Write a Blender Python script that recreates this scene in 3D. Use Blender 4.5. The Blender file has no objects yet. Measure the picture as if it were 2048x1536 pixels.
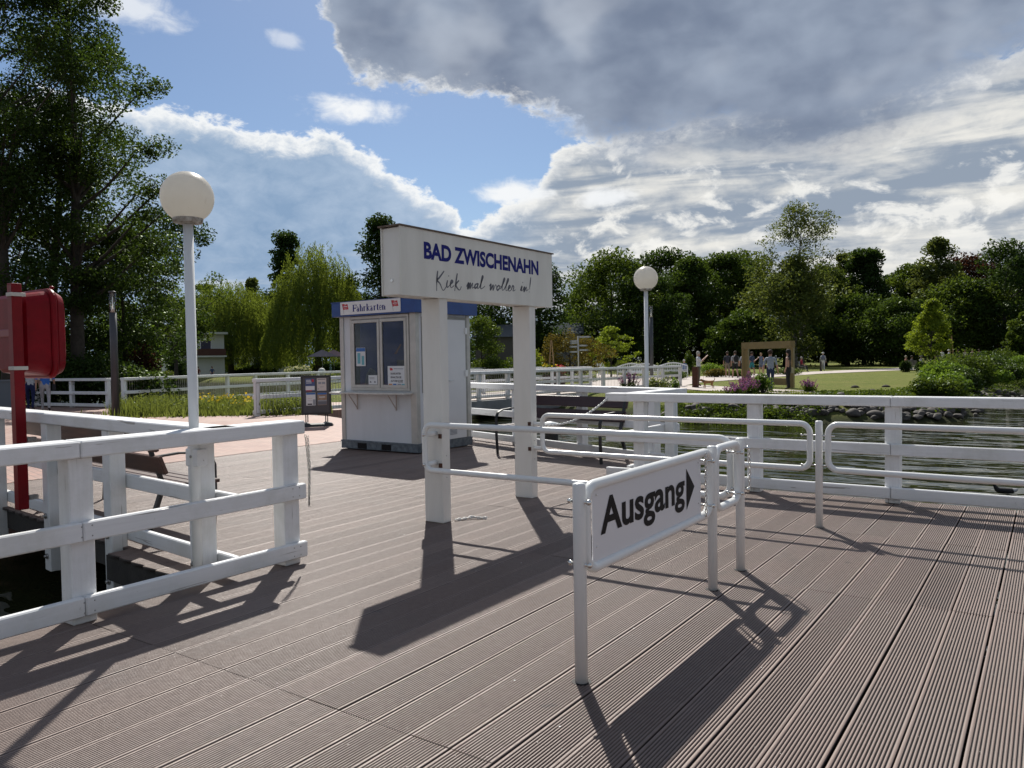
import bpy, bmesh, math, random
import numpy as np
from mathutils import Vector, Matrix
R = math.radians
C = bpy.context.scene
COL = C.collection
rnd = random.Random(7)

# ------------------------------------------------------------------ camera
F_, CX, CY, HC = 1560., 1024., 768., 1.5
roll, Y0 = .016, 719.
_p = math.atan((CY - Y0) / F_)
_d = np.array([math.sin(roll)*math.cos(_p), math.cos(roll)*math.cos(_p), math.sin(_p)])
def _dir(x, y): return np.array([(x-CX)/F_, (y-CY)/F_, 1.])
_b = _dir(2105, 719-.016*(2105-1024)); _b -= _b.dot(_d)*_d; _b /= np.linalg.norm(_b)
_M = np.array([np.cross(_b, -_d), _b, -_d])
def G(x, y, z=0.):
    """place on the plane at height z seen in direction of photo pixel x, y"""
    r = _M @ _dir(x, y); t = (z-HC)/r[2]
    return Vector((t*r[0], t*r[1], z))
def D(x, dist, z=0.):
    """ground place in the bearing of photo column x at forward distance dist"""
    r = _M @ _dir(x, 719-.016*(x-1024)) * dist
    return Vector((r[0], r[1], z))
cam = bpy.data.cameras.new('camera'); cam.sensor_width = 36; cam.lens = F_/2048*36
cam.clip_start = .05; cam.clip_end = 6000
co = bpy.data.objects.new('camera', cam); COL.objects.link(co)
r_, d_, f_ = [Vector(_M[:, i]) for i in range(3)]
m = Matrix((r_, -d_, -f_)).transposed().to_4x4(); m.translation = (0, 0, HC)
co.matrix_world = m
C.camera = co

# ------------------------------------------------------------------ light and sky
SUN_AZ, SUN_EL = 130., 44.          # direction towards the sun, degrees counter-clockwise from +X
sun = bpy.data.lights.new('sun', 'SUN'); sun.energy = 5.0; sun.angle = R(.55); sun.color = (1, .95, .87)
so = bpy.data.objects.new('sun', sun); COL.objects.link(so)
sd = Vector((math.cos(R(SUN_AZ))*math.cos(R(SUN_EL)), math.sin(R(SUN_AZ))*math.cos(R(SUN_EL)), math.sin(R(SUN_EL))))
so.rotation_euler = sd.to_track_quat('Z', 'Y').to_euler()
C.view_settings.view_transform = 'Standard'; C.view_settings.look = 'None'
C.view_settings.exposure = .42; C.view_settings.gamma = 1
C.render.engine = 'CYCLES'

class NT:
    def __init__(s, nt): s.t = nt; s.n = nt.nodes; s.l = nt.links
    def new(s, typ, **kw):
        o = s.n.new(typ)
        for k, v in kw.items():
            if k.startswith('i_'): o.inputs[k[2:].replace('_', ' ')].default_value = v
            else: setattr(o, k, v)
        return o
    def link(s, a, b): s.l.new(a, b)
    def _set(s, inp, v):
        if isinstance(v, bpy.types.NodeSocket): s.l.new(v, inp)
        elif v is not None: inp.default_value = v
    def math(s, op, a, b=None, c=None, clamp=False):
        o = s.n.new('ShaderNodeMath'); o.operation = op; o.use_clamp = clamp
        for i, v in enumerate((a, b, c)):
            if v is not None: s._set(o.inputs[i], v)
        return o.outputs[0]
    def mix(s, f, a, b, typ='MIX'):
        o = s.n.new('ShaderNodeMix'); o.data_type = 'RGBA'; o.blend_type = typ
        s._set(o.inputs[0], f)
        for i, v in ((6, a), (7, b)):
            if isinstance(v, (tuple, list)) and len(v) == 3: v = (*v, 1)
            s._set(o.inputs[i], v)
        return o.outputs[2]
    def mapr(s, v, a, b, c=0., d=1., smooth=False):
        o = s.n.new('ShaderNodeMapRange'); o.interpolation_type = 'SMOOTHSTEP' if smooth else 'LINEAR'
        for i, x in enumerate((v, a, b, c, d)): s._set(o.inputs[i], x)
        return o.outputs[0]
    def noise(s, vec, scale, detail=4, rough=.5, dist=0.):
        o = s.n.new('ShaderNodeTexNoise'); o.inputs['Scale'].default_value = scale
        o.inputs['Detail'].default_value = detail; o.inputs['Roughness'].default_value = rough
        o.inputs['Distortion'].default_value = dist
        if vec is not None: s.l.new(vec, o.inputs['Vector'])
        return o.outputs['Fac']
    def comb(s, x, y, z):
        o = s.n.new('ShaderNodeCombineXYZ')
        for i, v in enumerate((x, y, z)): s._set(o.inputs[i], v)
        return o.outputs[0]
    def curve(s, v, pts):
        o = s.n.new('ShaderNodeFloatCurve'); cv = o.mapping.curves[0]
        pts = sorted(pts)
        cv.points[0].location = pts[0]; cv.points[1].location = pts[-1]
        for p in pts[1:-1]: cv.points.new(*p)
        for p in cv.points: p.handle_type = 'VECTOR'
        o.mapping.use_clip = False; o.mapping.update()
        s._set(o.inputs['Value'], v)
        return o.outputs[0]

def build_world():
    w = bpy.data.worlds.new('World'); C.world = w; w.use_nodes = True
    t = NT(w.node_tree); t.n.clear()
    sky = t.new('ShaderNodeTexSky', sky_type='NISHITA', sun_disc=False)
    sky.sun_elevation = R(SUN_EL); sky.sun_rotation = R(90-SUN_AZ) % (2*math.pi)
    sky.air_density = 1.0; sky.dust_density = .4; sky.ozone_density = 2.5
    bg = t.new('ShaderNodeBackground'); t.link(t.mix(1., sky.outputs[0], (.93, 1.0, 1.08), 'MULTIPLY'), bg.inputs[0]); bg.inputs[1].default_value = .058
    tc = t.new('ShaderNodeTexCoord'); sp = t.new('ShaderNodeSeparateXYZ'); t.link(tc.outputs['Generated'], sp.inputs[0])
    az = t.math('MULTIPLY', t.math('ARCTAN2', sp.outputs[1], sp.outputs[0]), 180/math.pi)
    el = t.math('MULTIPLY', t.math('ARCSINE', sp.outputs[2]), 180/math.pi)
    # warped cloud coordinates, in degrees
    v = t.comb(t.math('MULTIPLY', az, .1), t.math('MULTIPLY', el, .16), 0)
    big = t.math('SUBTRACT', t.noise(v, 1.1, 3, .5), .5)
    med = t.math('SUBTRACT', t.noise(v, 5., 7, .62, .35), .5)
    fine = t.math('SUBTRACT', t.noise(v, 16., 6, .65, .6), .5)
    vs = t.comb(t.math('ADD', t.math('MULTIPLY', az, .045), t.math('MULTIPLY', el, .05)), t.math('MULTIPLY', el, .33), 3.)
    streak = t.noise(vs, 1.9, 5, .52, .4)
    u = t.mapr(az, 170., 80., 0., 1.)
    def edge(pts):
        ps = [((170-a)/90., e/45.) for a, e in pts if -0.01 <= (170-a)/90. <= 1.01]
        return t.math('MULTIPLY', t.curve(u, ps), 45.)
    eB = edge([(156.47, 40.77), (145.41, 35.7), (142.2, 29.27), (138.6, 24.57), (137.3, 22.29), (136.2, 19.58), (133.88, 19.0), (130.69, 18.5), (126.72, 18.3), (123.46, 17.5), (120.58, 16.4), (118.43, 14.9), (114.52, 14.1), (111.03, 14.9), (107.65, 14.2), (102.8, 13.3), (98.26, 14.39), (95.42, 15.6), (91.5, 17.5), (82, 20.)])
    eA = edge([(169.9, 15.46), (157.43, 16.8), (148.2, 16.6), (146.03, 16.6), (143.82, 16.2), (140.87, 15.5), (138.14, 16.2), (136.07, 15.6), (134.68, 14.7), (132.59, 13.1), (130.45, 12.1), (128.85, 10.9), (127.96, 9.8), (126.7, 10.2), (124.6, 11.6), (122.6, 12.2), (121.5, 14.6), (119.87, 15.5), (114.5, 16.2), (107.63, 17.2), (91.51, 17.9), (81, 17.2)])
    sA = t.math('ADD', t.math('SUBTRACT', eA, el), t.math('ADD', t.math('MULTIPLY', med, 3.4), t.math('MULTIPLY', fine, .9)))
    sB = t.math('ADD', t.math('SUBTRACT', el, eB), t.math('ADD', t.math('MULTIPLY', med, 4.6), t.math('MULTIPLY', fine, 1.2)))
    # colours, linear
    right = t.mapr(az, 132., 119., 0., 1., True)
    aL = t.mix(t.mapr(t.math('ADD', big, t.math('MULTIPLY', med, .9)), -.25, .3), (.23, .34, .50), (.40, .50, .64))
    st = t.math('ADD', streak, t.math('MULTIPLY', med, .3))
    aR = t.mix(t.mapr(st, .40, .70, 0, 1, True), (.27, .325, .405), (.76, .75, .71))
    lowdark = t.mapr(el, 5., 0.5, 0, .45)
    aR = t.mix(lowdark, aR, (.30, .38, .46))
    rimA = t.mapr(sA, .0, 2.0, 1., 0., True)
    aL = t.mix(rimA, aL, (.93, .93, .91))
    wisp = t.math('MULTIPLY', t.mapr(streak, .52, .68, 0, .6, True), t.mapr(el, 1.5, 4, 0, 1))
    aL = t.mix(t.math('MULTIPLY', wisp, t.mapr(el, 9, 5, 0, 1)), aL, (.72, .72, .70))
    puff = t.mapr(t.math('ADD', t.noise(v, 3.2, 6, .6, .3), t.math('MULTIPLY', big, .4)), .52, .66, 0, .8, True)
    aR = t.mix(t.math('MULTIPLY', puff, t.mapr(el, 3., 8., 0., 1.)), aR, (.88, .87, .83))
    rimR = t.math('MULTIPLY', rimA, .85)
    aR = t.mix(rimR, aR, (.90, .89, .85))
    colA = t.mix(right, aL, aR)
    mA = t.mapr(sA, -.15, .55, 0, 1, True)
    dens = t.math('ADD', big, t.math('MULTIPLY', t.math('SUBTRACT', t.noise(v, 3.2, 4, .5, .2), .5), .45))
    cB = t.mix(t.mapr(dens, -.25, .3, 0, 1, True), (.16, .20, .285), (.30, .355, .45))
    cB = t.mix(t.mapr(t.noise(v, 1.2, 3, .45, .2), .54, .74, 0, .34, True), cB, (.62, .66, .72))
    leftside = t.mapr(az, 117., 123., .25, 1., True)
    inner = t.mapr(sB, 0., 7., 1., 0., True)
    cB = t.mix(t.math('MULTIPLY', inner, t.mapr(t.math('ADD', t.math('MULTIPLY', med, .6), big), -.2, .3, .0, .55)), cB, (.38, .44, .54))
    rimn = t.mapr(t.noise(v, 6., 4, .6), .35, .65, .25, 1., True)
    cB = t.mix(t.math('MULTIPLY', t.math('MULTIPLY', t.mapr(sB, .0, 1.5, 1., 0., True), leftside), rimn), cB, (.90, .90, .88))
    mB = t.mapr(sB, t.mapr(az, 116., 123., -2.4, -.2), t.mapr(az, 116., 123., 2.6, .8), 0, 1, True)
    # small separate clouds
    def blob(a, e, ra, re, tilt=0.):
        da = t.math('DIVIDE', t.math('SUBTRACT', az, a), ra)
        de = t.math('DIVIDE', t.math('SUBTRACT', t.math('SUBTRACT', el, e), t.math('MULTIPLY', t.math('SUBTRACT', az, a), tilt)), re)
        q = t.math('SUBTRACT', 1., t.math('SQRT', t.math('ADD', t.math('MULTIPLY', da, da), t.math('MULTIPLY', de, de))))
        return t.math('ADD', q, t.math('ADD', t.math('MULTIPLY', t.math('SUBTRACT', streak, .5), 1.1), t.math('MULTIPLY', med, 1.3)))
    sm = None
    for a, e, ra, re, tl, k in ((135.8, 17.5, 4.6, 1.25, .05, 1.), (124.3, 12.1, 3.6, 1.1, 0, 1.), (150.2, 22.3, 4.6, 1.5, .1, .75), (140.4, 21.6, 1.5, .7, .1, .5), (145, 24.2, 3.5, .8, .2, .6), (117.5, 11.3, 2.5, 1., 0, .9)):
        q = t.math('MULTIPLY', t.mapr(blob(a, e, ra, re, tl), .05, .8, 0, 1, True), k)
        sm = q if sm is None else t.math('MAXIMUM', sm, q)
    def bgc(c):
        o = t.new('ShaderNodeBackground'); t._set(o.inputs[0], c); o.inputs[1].default_value = .82; return o.outputs[0]
    def ms(f, a, b):
        o = t.new('ShaderNodeMixShader'); t._set(o.inputs[0], f); t.link(a, o.inputs[1]); t.link(b, o.inputs[2]); return o.outputs[0]
    s = ms(mA, bg.outputs[0], bgc(colA))
    s = ms(sm, s, bgc((.83, .85, .87, 1)))
    s = ms(mB, s, bgc(cB))
    # behind the viewer and overhead: broken pale cloud
    front = t.math('MAXIMUM', t.mapr(az, 172., 162., 1, 0), t.mapr(az, 78., 88., 1, 0))
    o = t.new('ShaderNodeOutputWorld'); t.link(s, o.inputs[0])
build_world()

# ------------------------------------------------------------------ object helpers
MW = {}
def reg(o, m=None): MW[o.name] = m or Matrix.Identity(4)
def thing(name, label, cat, loc=(0, 0, 0), rz=0., group=None):
    o = bpy.data.objects.new(name, None); COL.objects.link(o)
    o.empty_display_size = .2; o.location = loc; o.rotation_euler = (0, 0, rz)
    o['label'] = label; o['category'] = cat
    if group: o['group'] = group
    reg(o, Matrix.Translation(Vector(loc)) @ Matrix.Rotation(rz, 4, 'Z'))
    return o
def tag(o, label=None, cat=None, group=None, kind=None):
    for k, v in (('label', label), ('category', cat), ('group', group), ('kind', kind)):
        if v: o[k] = v
    return o
def copy_tree(o, parent=None):
    c = o.copy(); COL.objects.link(c); c.parent = parent
    reg(c, MW.get(o.name))
    for ch in list(o.children): copy_tree(ch, c)
    return c
def place(o, loc, rz=0., s=None, label=None, group=None):
    o.location = loc; o.rotation_euler = (0, 0, rz)
    if s: o.scale = (s, s, s) if isinstance(s, (int, float)) else s
    if label: o['label'] = label
    if group: o['group'] = group
    return o

class MB:
    def __init__(s): s.v = []; s.f = []; s.m = []; s.sm = []
    def add(s, vs, fs, mi=0, smooth=False):
        n = len(s.v); s.v += [tuple(v) for v in vs]
        for f in fs: s.f.append(tuple(i+n for i in f)); s.m.append(mi); s.sm.append(smooth)
        return s
    def box(s, x0, x1, y0, y1, z0, z1, mi=0, mat=None):
        vs = [Vector((x, y, z)) for z in (z0, z1) for y in (y0, y1) for x in (x0, x1)]
        if mat is not None: vs = [mat @ v for v in vs]
        return s.add(vs, [(0, 2, 3, 1), (4, 5, 7, 6), (0, 1, 5, 4), (2, 6, 7, 3), (0, 4, 6, 2), (1, 3, 7, 5)], mi)
    def beam(s, p0, p1, w, h, mi=0, up=(0, 0, 1)):
        p0, p1 = Vector(p0), Vector(p1); a = (p1-p0).normalized(); u = Vector(up)
        sd_ = a.cross(u)
        if sd_.length < 1e-4: sd_ = a.cross(Vector((1, 0, 0)))
        sd_.normalize(); u = sd_.cross(a).normalized()
        vs = [p + sd_*sx*w/2 + u*sy*h/2 for p in (p0, p1) for sx, sy in ((-1, -1), (1, -1), (1, 1), (-1, 1))]
        return s.add(vs, [(0, 3, 2, 1), (4, 5, 6, 7), (0, 1, 5, 4), (1, 2, 6, 5), (2, 3, 7, 6), (3, 0, 4, 7)], mi)
    def tube(s, pts, r, n=12, mi=0, closed=False, cap=True):
        pts = [Vector(p) for p in pts]; N = len(pts); rs = r if isinstance(r, (list, tuple)) else [r]*N
        vs = []; ref = None
        for i, p in enumerate(pts):
            if closed: a = pts[(i+1) % N]-pts[i-1]
            else: a = pts[min(i+1, N-1)]-pts[max(i-1, 0)]
            a.normalize()
            if ref is None:
                ref = Vector((0, 0, 1)) if abs(a.z) < .9 else Vector((1, 0, 0))
            x = ref - a*ref.dot(a)
            if x.length < 1e-5: x = a.orthogonal()
            x.normalize(); ref = x; y = a.cross(x)
            for k in range(n):
                t = 2*math.pi*k/n; vs.append(p + (x*math.cos(t)+y*math.sin(t))*rs[i])
        fs = []
        for i in range(N if closed else N-1):
            j = (i+1) % N
            for k in range(n):
                l = (k+1) % n; fs.append((i*n+k, i*n+l, j*n+l, j*n+k))
        s.add(vs, fs, mi, True)
        if cap and not closed:
            b = len(s.v)-len(vs)
            s.f.append(tuple(b+k for k in reversed(range(n)))); s.m.append(mi); s.sm.append(False)
            s.f.append(tuple(b+(N-1)*n+k for k in range(n))); s.m.append(mi); s.sm.append(False)
        return s
    def lathe(s, prof, c=(0, 0, 0), n=24, mi=0, smooth=True):
        vs = []; fs = []
        for r, z in prof:
            for k in range(n):
                t = 2*math.pi*k/n; vs.append((c[0]+r*math.cos(t), c[1]+r*math.sin(t), c[2]+z))
        for i in range(len(prof)-1):
            for k in range(n):
                l = (k+1) % n; fs.append((i*n+k, i*n+l, (i+1)*n+l, (i+1)*n+k))
        s.add(vs, fs, mi, smooth)
        b = len(s.v)-len(vs)
        s.f.append(tuple(b+k for k in reversed(range(n)))); s.m.append(mi); s.sm.append(False)
        s.f.append(tuple(b+(len(prof)-1)*n+k for k in range(n))); s.m.append(mi); s.sm.append(False)
        return s
    def ball(s, c, r, sc=(1, 1, 1), nu=12, nv=8, mi=0):
        vs = []; fs = []
        for i in range(nv+1):
            ph = math.pi*i/nv
            for k in range(nu):
                t = 2*math.pi*k/nu
                vs.append((c[0]+r*sc[0]*math.sin(ph)*math.cos(t), c[1]+r*sc[1]*math.sin(ph)*math.sin(t), c[2]-r*sc[2]*math.cos(ph)))
        for i in range(nv):
            for k in range(nu):
                l = (k+1) % nu; fs.append((i*nu+k, i*nu+l, (i+1)*nu+l, (i+1)*nu+k))
        return s.add(vs, fs, mi, True)
    def prism(s, poly, o, ux, uy, depth, mi=0):
        """poly in 2-D, drawn at o with axes ux, uy; extruded along -(ux x uy) by depth"""
        o, ux, uy = Vector(o), Vector(ux), Vector(uy); nz = ux.cross(uy).normalized()
        n = len(poly)
        A = [o+ux*a+uy*b for a, b in poly]; B = [p-nz*depth for p in A]
        s.add(A+B, [tuple(range(n)), tuple(reversed(range(n, 2*n)))]+[(i, n+i, n+(i+1) % n, (i+1) % n) for i in range(n)], mi)
        return s
    def build(s, name, mats, parent=None, local=False, bevel=0., root=None):
        me = bpy.data.meshes.new(name); vs = s.v
        if parent is not None and not local:
            inv = MW[parent.name].inverted(); vs = [tuple(inv @ Vector(v)) for v in vs]
        me.from_pydata(vs, [], s.f)
        for m_ in (mats if isinstance(mats, (list, tuple)) else [mats]): me.materials.append(m_)
        me.polygons.foreach_set('material_index', s.m); me.polygons.foreach_set('use_smooth', s.sm)
        me.update()
        o = bpy.data.objects.new(name, me); COL.objects.link(o)
        if parent is not None: o.parent = parent
        reg(o, MW[parent.name] if parent is not None else None)
        if bevel:
            b = o.modifiers.new('bevel', 'BEVEL'); b.width = bevel; b.segments = 1; b.limit_method = 'ANGLE'; b.angle_limit = R(40)
        return o

def np_mesh(name, V, Fq, mat, parent=None, local=False):
    """quads only, from numpy"""
    me = bpy.data.meshes.new(name)
    if parent is not None and not local:
        i4 = np.array(MW[parent.name].inverted()); V = V @ i4[:3, :3].T + i4[:3, 3]
    nv, nf = len(V), len(Fq); k = Fq.shape[1]
    me.vertices.add(nv); me.vertices.foreach_set('co', V.astype(np.float32).ravel())
    me.loops.add(nf*k); me.loops.foreach_set('vertex_index', Fq.astype(np.int32).ravel())
    me.polygons.add(nf); me.polygons.foreach_set('loop_start', np.arange(0, nf*k, k, dtype=np.int32))
    me.update(calc_edges=True); me.validate()
    me.materials.append(mat)
    o = bpy.data.objects.new(name, me); COL.objects.link(o)
    if parent is not None: o.parent = parent
    reg(o, MW[parent.name] if parent is not None else None)
    return o

# ------------------------------------------------------------------ materials
def mat(name, base, rough=.6, metal=0., var=.0, vscale=3., bump=0., bscale=40., base2=None, spec=.5, trans=0., stretch=None, coat=0.):
    m_ = bpy.data.materials.new(name); m_.use_nodes = True; t = NT(m_.node_tree)
    p = t.n['Principled BSDF']; p.inputs['Roughness'].default_value = rough; p.inputs['Metallic'].default_value = metal
    p.inputs['Specular IOR Level'].default_value = spec
    if coat: p.inputs['Coat Weight'].default_value = coat; p.inputs['Coat Roughness'].default_value = .15
    tc = t.new('ShaderNodeTexCoord'); vec = tc.outputs['Object']
    if stretch:
        mp = t.new('ShaderNodeMapping'); mp.inputs['Scale'].default_value = stretch; t.link(vec, mp.inputs[0]); vec = mp.outputs[0]
    if var or base2:
        b2 = base2 or tuple(c*(1-var) for c in base)
        n = t.noise(vec, vscale, 5, .6)
        t.link(t.mix(t.mapr(n, .35, .65), base, b2), p.inputs['Base Color'])
    else: p.inputs['Base Color'].default_value = (*base, 1)
    if bump:
        b = t.new('ShaderNodeBump'); b.inputs['Strength'].default_value = bump; b.inputs['Distance'].default_value = .01
        t.link(t.noise(vec, bscale, 4, .6), b.inputs['Height']); t.link(b.outputs[0], p.inputs['Normal'])
    return m_
def foliage(name, dark, light, trans=.45, gloss=.07):
    m_ = bpy.data.materials.new(name); m_.use_nodes = True; t = NT(m_.node_tree); t.n.clear()
    g = t.new('ShaderNodeNewGeometry'); tc = t.new('ShaderNodeTexCoord')
    patch = t.noise(tc.outputs['Object'], .55, 3, .6)
    f = t.math('ADD', t.math('MULTIPLY', g.outputs['Random Per Island'], .6), t.math('MULTIPLY', t.mapr(patch, .35, .65), .4))
    c = t.mix(f, dark, light)
    df = t.new('ShaderNodeBsdfDiffuse'); t.link(c, df.inputs[0])
    tr = t.new('ShaderNodeBsdfTranslucent'); t.link(t.mix(.55, c, (light[0]*1.7, light[1]*1.5, light[2]*.5)), tr.inputs[0])
    gl = t.new('ShaderNodeBsdfGlossy'); gl.inputs['Roughness'].default_value = .5; gl.inputs[0].default_value = (.4, .45, .35, 1)
    a = t.new('ShaderNodeMixShader'); a.inputs[0].default_value = trans; t.link(df.outputs[0], a.inputs[1]); t.link(tr.outputs[0], a.inputs[2])
    fr = t.new('ShaderNodeFresnel'); fr.inputs[0].default_value = 1.35
    b = t.new('ShaderNodeMixShader'); t.link(t.math('MULTIPLY', fr.outputs[0], gloss), b.inputs[0]); t.link(a.outputs[0], b.inputs[1]); t.link(gl.outputs[0], b.inputs[2])
    o = t.new('ShaderNodeOutputMaterial'); t.link(b.outputs[0], o.inputs[0])
    return m_
def painted(name, st):
    m_ = bpy.data.materials.new(name); m_.use_nodes = True; t = NT(m_.node_tree); p = t.n['Principled BSDF']; p.inputs['Roughness'].default_value = .42
    tc = t.new('ShaderNodeTexCoord'); o = tc.outputs['Object']; sp = t.new('ShaderNodeSeparateXYZ'); t.link(o, sp.inputs[0])
    mp = t.new('ShaderNodeMapping'); mp.inputs['Scale'].default_value = st; t.link(o, mp.inputs[0])
    g = t.noise(mp.outputs[0], 2.2, 5, .6, .3); crack = t.mapr(t.noise(mp.outputs[0], 1.1, 3, .55, .5), .67, .69, 0, .8)
    blot = t.noise(o, 2.1, 6, .7); fl = t.mapr(t.noise(o, 24, 5, .7), .67, .73, 0, .65)
    c = t.mix(t.mapr(g, .3, .7), (.76, .77, .78), (.69, .70, .71)); c = t.mix(t.mapr(blot, .48, .72, 0, .65), c, (.52, .53, .49))
    c = t.mix(t.mapr(sp.outputs[2], .16, .0, 0, .4), c, (.42, .41, .36))
    c = t.mix(crack, c, (.28, .26, .24)); c = t.mix(fl, c, (.45, .44, .42)); t.link(c, p.inputs['Base Color'])
    b = t.new('ShaderNodeBump'); b.inputs['Strength'].default_value = .5; b.inputs['Distance'].default_value = .002
    t.link(t.math('SUBTRACT', g, t.math('MULTIPLY', crack, 1.5)), b.inputs['Height']); t.link(b.outputs[0], p.inputs['Normal'])
    return m_
WHITE = painted('white_painted_rail_wood', (1.2, 22, 22)); WHITEV = painted('white_painted_post_wood', (22, 22, 1.2))
WHITEM = mat('white_powder_coat', (.72, .73, .72), .28, var=.04, vscale=3, bump=.02, bscale=90)
SIGNW = mat('sign_white', (.72, .71, .67), .42, base2=(.66, .65, .61), vscale=2.4, stretch=(2, 2, .6))
BOLT = mat('galvanised_bolt', (.45, .44, .42), .35, 1., var=.4, vscale=60)
STEEL = mat('stainless_steel', (.62, .62, .6), .25, 1.)
RUSTY = mat('rusted_steel', (.09, .035, .02), .8, var=.5, vscale=9, bump=.3)
GALV = mat('galvanised_sheet', (.16, .19, .215), .5, .35, base2=(.08, .10, .12), vscale=14, bump=.15)
ALU = mat('aluminium_profile', (.48, .47, .44), .42, .35, var=.12, vscale=8)
ALUD = mat('dull_aluminium', (.3, .3, .28), .5, .3, var=.2, vscale=8)
PANEL = mat('kiosk_panel', (.62, .64, .67), .42, base2=(.58, .60, .62), vscale=2.2, stretch=(3, 3, .5))
BLUE = mat('blue_panel', (.005, .055, .24), .4, var=.2, vscale=5)
NAVY = mat('navy_lettering', (.008, .012, .16), .6, spec=.2)
GREY = mat('grey_lettering', (.14, .145, .165), .7, spec=.2)
BLACK = mat('black_lettering', (.010, .009, .010), .6, spec=.15)
REDP = mat('red_plastic', (.21, .002, .008), .42, var=.3, vscale=5, bump=.1, bscale=14, spec=.16)
REDS = mat('red_steel', (.20, .003, .008), .4, spec=.2, var=.25, vscale=6, bump=.12, bscale=20)
DARKG = mat('anthracite_metal', (.045, .048, .056), .45, var=.15, vscale=6)
BLACKM = mat('black_iron', (.014, .015, .017), .42)
TEAK = mat('brown_bench_slats', (.085, .038, .026), .5, base2=(.045, .022, .017), vscale=7, bump=.2, stretch=(.4, 4, 4))
WINE = mat('dark_bench_slats', (.045, .018, .019), .4, base2=(.03, .012, .013), vscale=7, stretch=(.4, 4, 4))
CONC = mat('concrete', (.22, .23, .23), .85, var=.35, vscale=1.4, bump=.3)
TIMBER = mat('dark_wet_timber', (.028, .024, .02), .8, var=.5, vscale=5, bump=.4)
GOLD = mat('bronze_paint', (.22, .155, .055), .5, var=.2, vscale=2)
CORTEN = mat('weathered_steel', (.09, .028, .014), .85, base2=(.05, .02, .012), vscale=8, bump=.3)
GLASSD = mat('dark_window_glass', (.004, .005, .034), .05, spec=.22)
BARK = mat('dark_bark', (.05, .042, .032), .9, var=.5, vscale=6, bump=.8, bscale=14)
BARKL = mat('pale_bark', (.2, .19, .17), .9, base2=(.05, .045, .04), vscale=4, bump=.6, bscale=14)
STONE = mat('shore_stone', (.085, .074, .064), .8, base2=(.028, .025, .022), vscale=1.3, bump=.6, bscale=12)
SOIL = mat('dark_soil', (.05, .04, .03), .95, var=.4, vscale=3)
PAPER = mat('paper', (.62, .63, .64), .5)
PBLUE = mat('poster_blue', (.02, .12, .38), .4)
PRED = mat('flag_red', (.48, .02, .03), .45)
PGREY = mat('printed_grey', (.25, .27, .3), .5)
PORANGE = mat('poster_orange', (.5, .22, .08), .45)
PTEAL = mat('poster_teal', (.12, .36, .42), .45)
SNAP = mat('anthracite_board', (.055, .055, .062), .5)
CURT = mat('navy_curtain', (.014, .017, .115), .8, base2=(.009, .011, .08), vscale=5)
def win_glass():
    m_ = bpy.data.materials.new('window_glass'); m_.use_nodes = True; t = NT(m_.node_tree); t.n.clear()
    g = t.new('ShaderNodeBsdfGlossy'); g.inputs[1].default_value = .02; tr = t.new('ShaderNodeBsdfTransparent'); tr.inputs[0].default_value = (.85, .88, .9, 1)
    fr = t.new('ShaderNodeFresnel'); fr.inputs[0].default_value = 1.28
    mx = t.new('ShaderNodeMixShader'); t.link(fr.outputs[0], mx.inputs[0]); t.link(tr.outputs[0], mx.inputs[1]); t.link(g.outputs[0], mx.inputs[2])
    o = t.new('ShaderNodeOutputMaterial'); t.link(mx.outputs[0], o.inputs[0]); return m_
WINGLASS = win_glass()
GLOBE = None

def globe_mat():
    m_ = bpy.data.materials.new('opal_plastic'); m_.use_nodes = True; t = NT(m_.node_tree)
    p = t.n['Principled BSDF']; p.inputs['Roughness'].default_value = .3
    tc = t.new('ShaderNodeTexCoord'); sp = t.new('ShaderNodeSeparateXYZ'); t.link(tc.outputs['Object'], sp.inputs[0])
    dirt = t.noise(tc.outputs['Object'], 9, 6, .7)
    mp = t.new('ShaderNodeMapping'); mp.inputs['Scale'].default_value = (14, 14, 3); t.link(tc.outputs['Object'], mp.inputs[0])
    smear = t.mapr(t.noise(mp.outputs[0], 1.2, 6, .75), .63, .72, 0, .35)
    c = t.mix(t.mapr(dirt, .5, .8, 0, .25), (.76, .74, .69), (.6, .55, .47))
    c = t.mix(smear, c, (.4, .34, .28))
    t.link(c, p.inputs['Base Color'])
    tr = t.new('ShaderNodeBsdfTranslucent'); t.link(c, tr.inputs[0])
    mx = t.new('ShaderNodeMixShader'); mx.inputs[0].default_value = .55
    t.link(p.outputs[0], mx.inputs[1]); t.link(tr.outputs[0], mx.inputs[2])
    t.link(mx.outputs[0], t.n['Material Output'].inputs[0])
    return m_
GLOBE = globe_mat()

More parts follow.
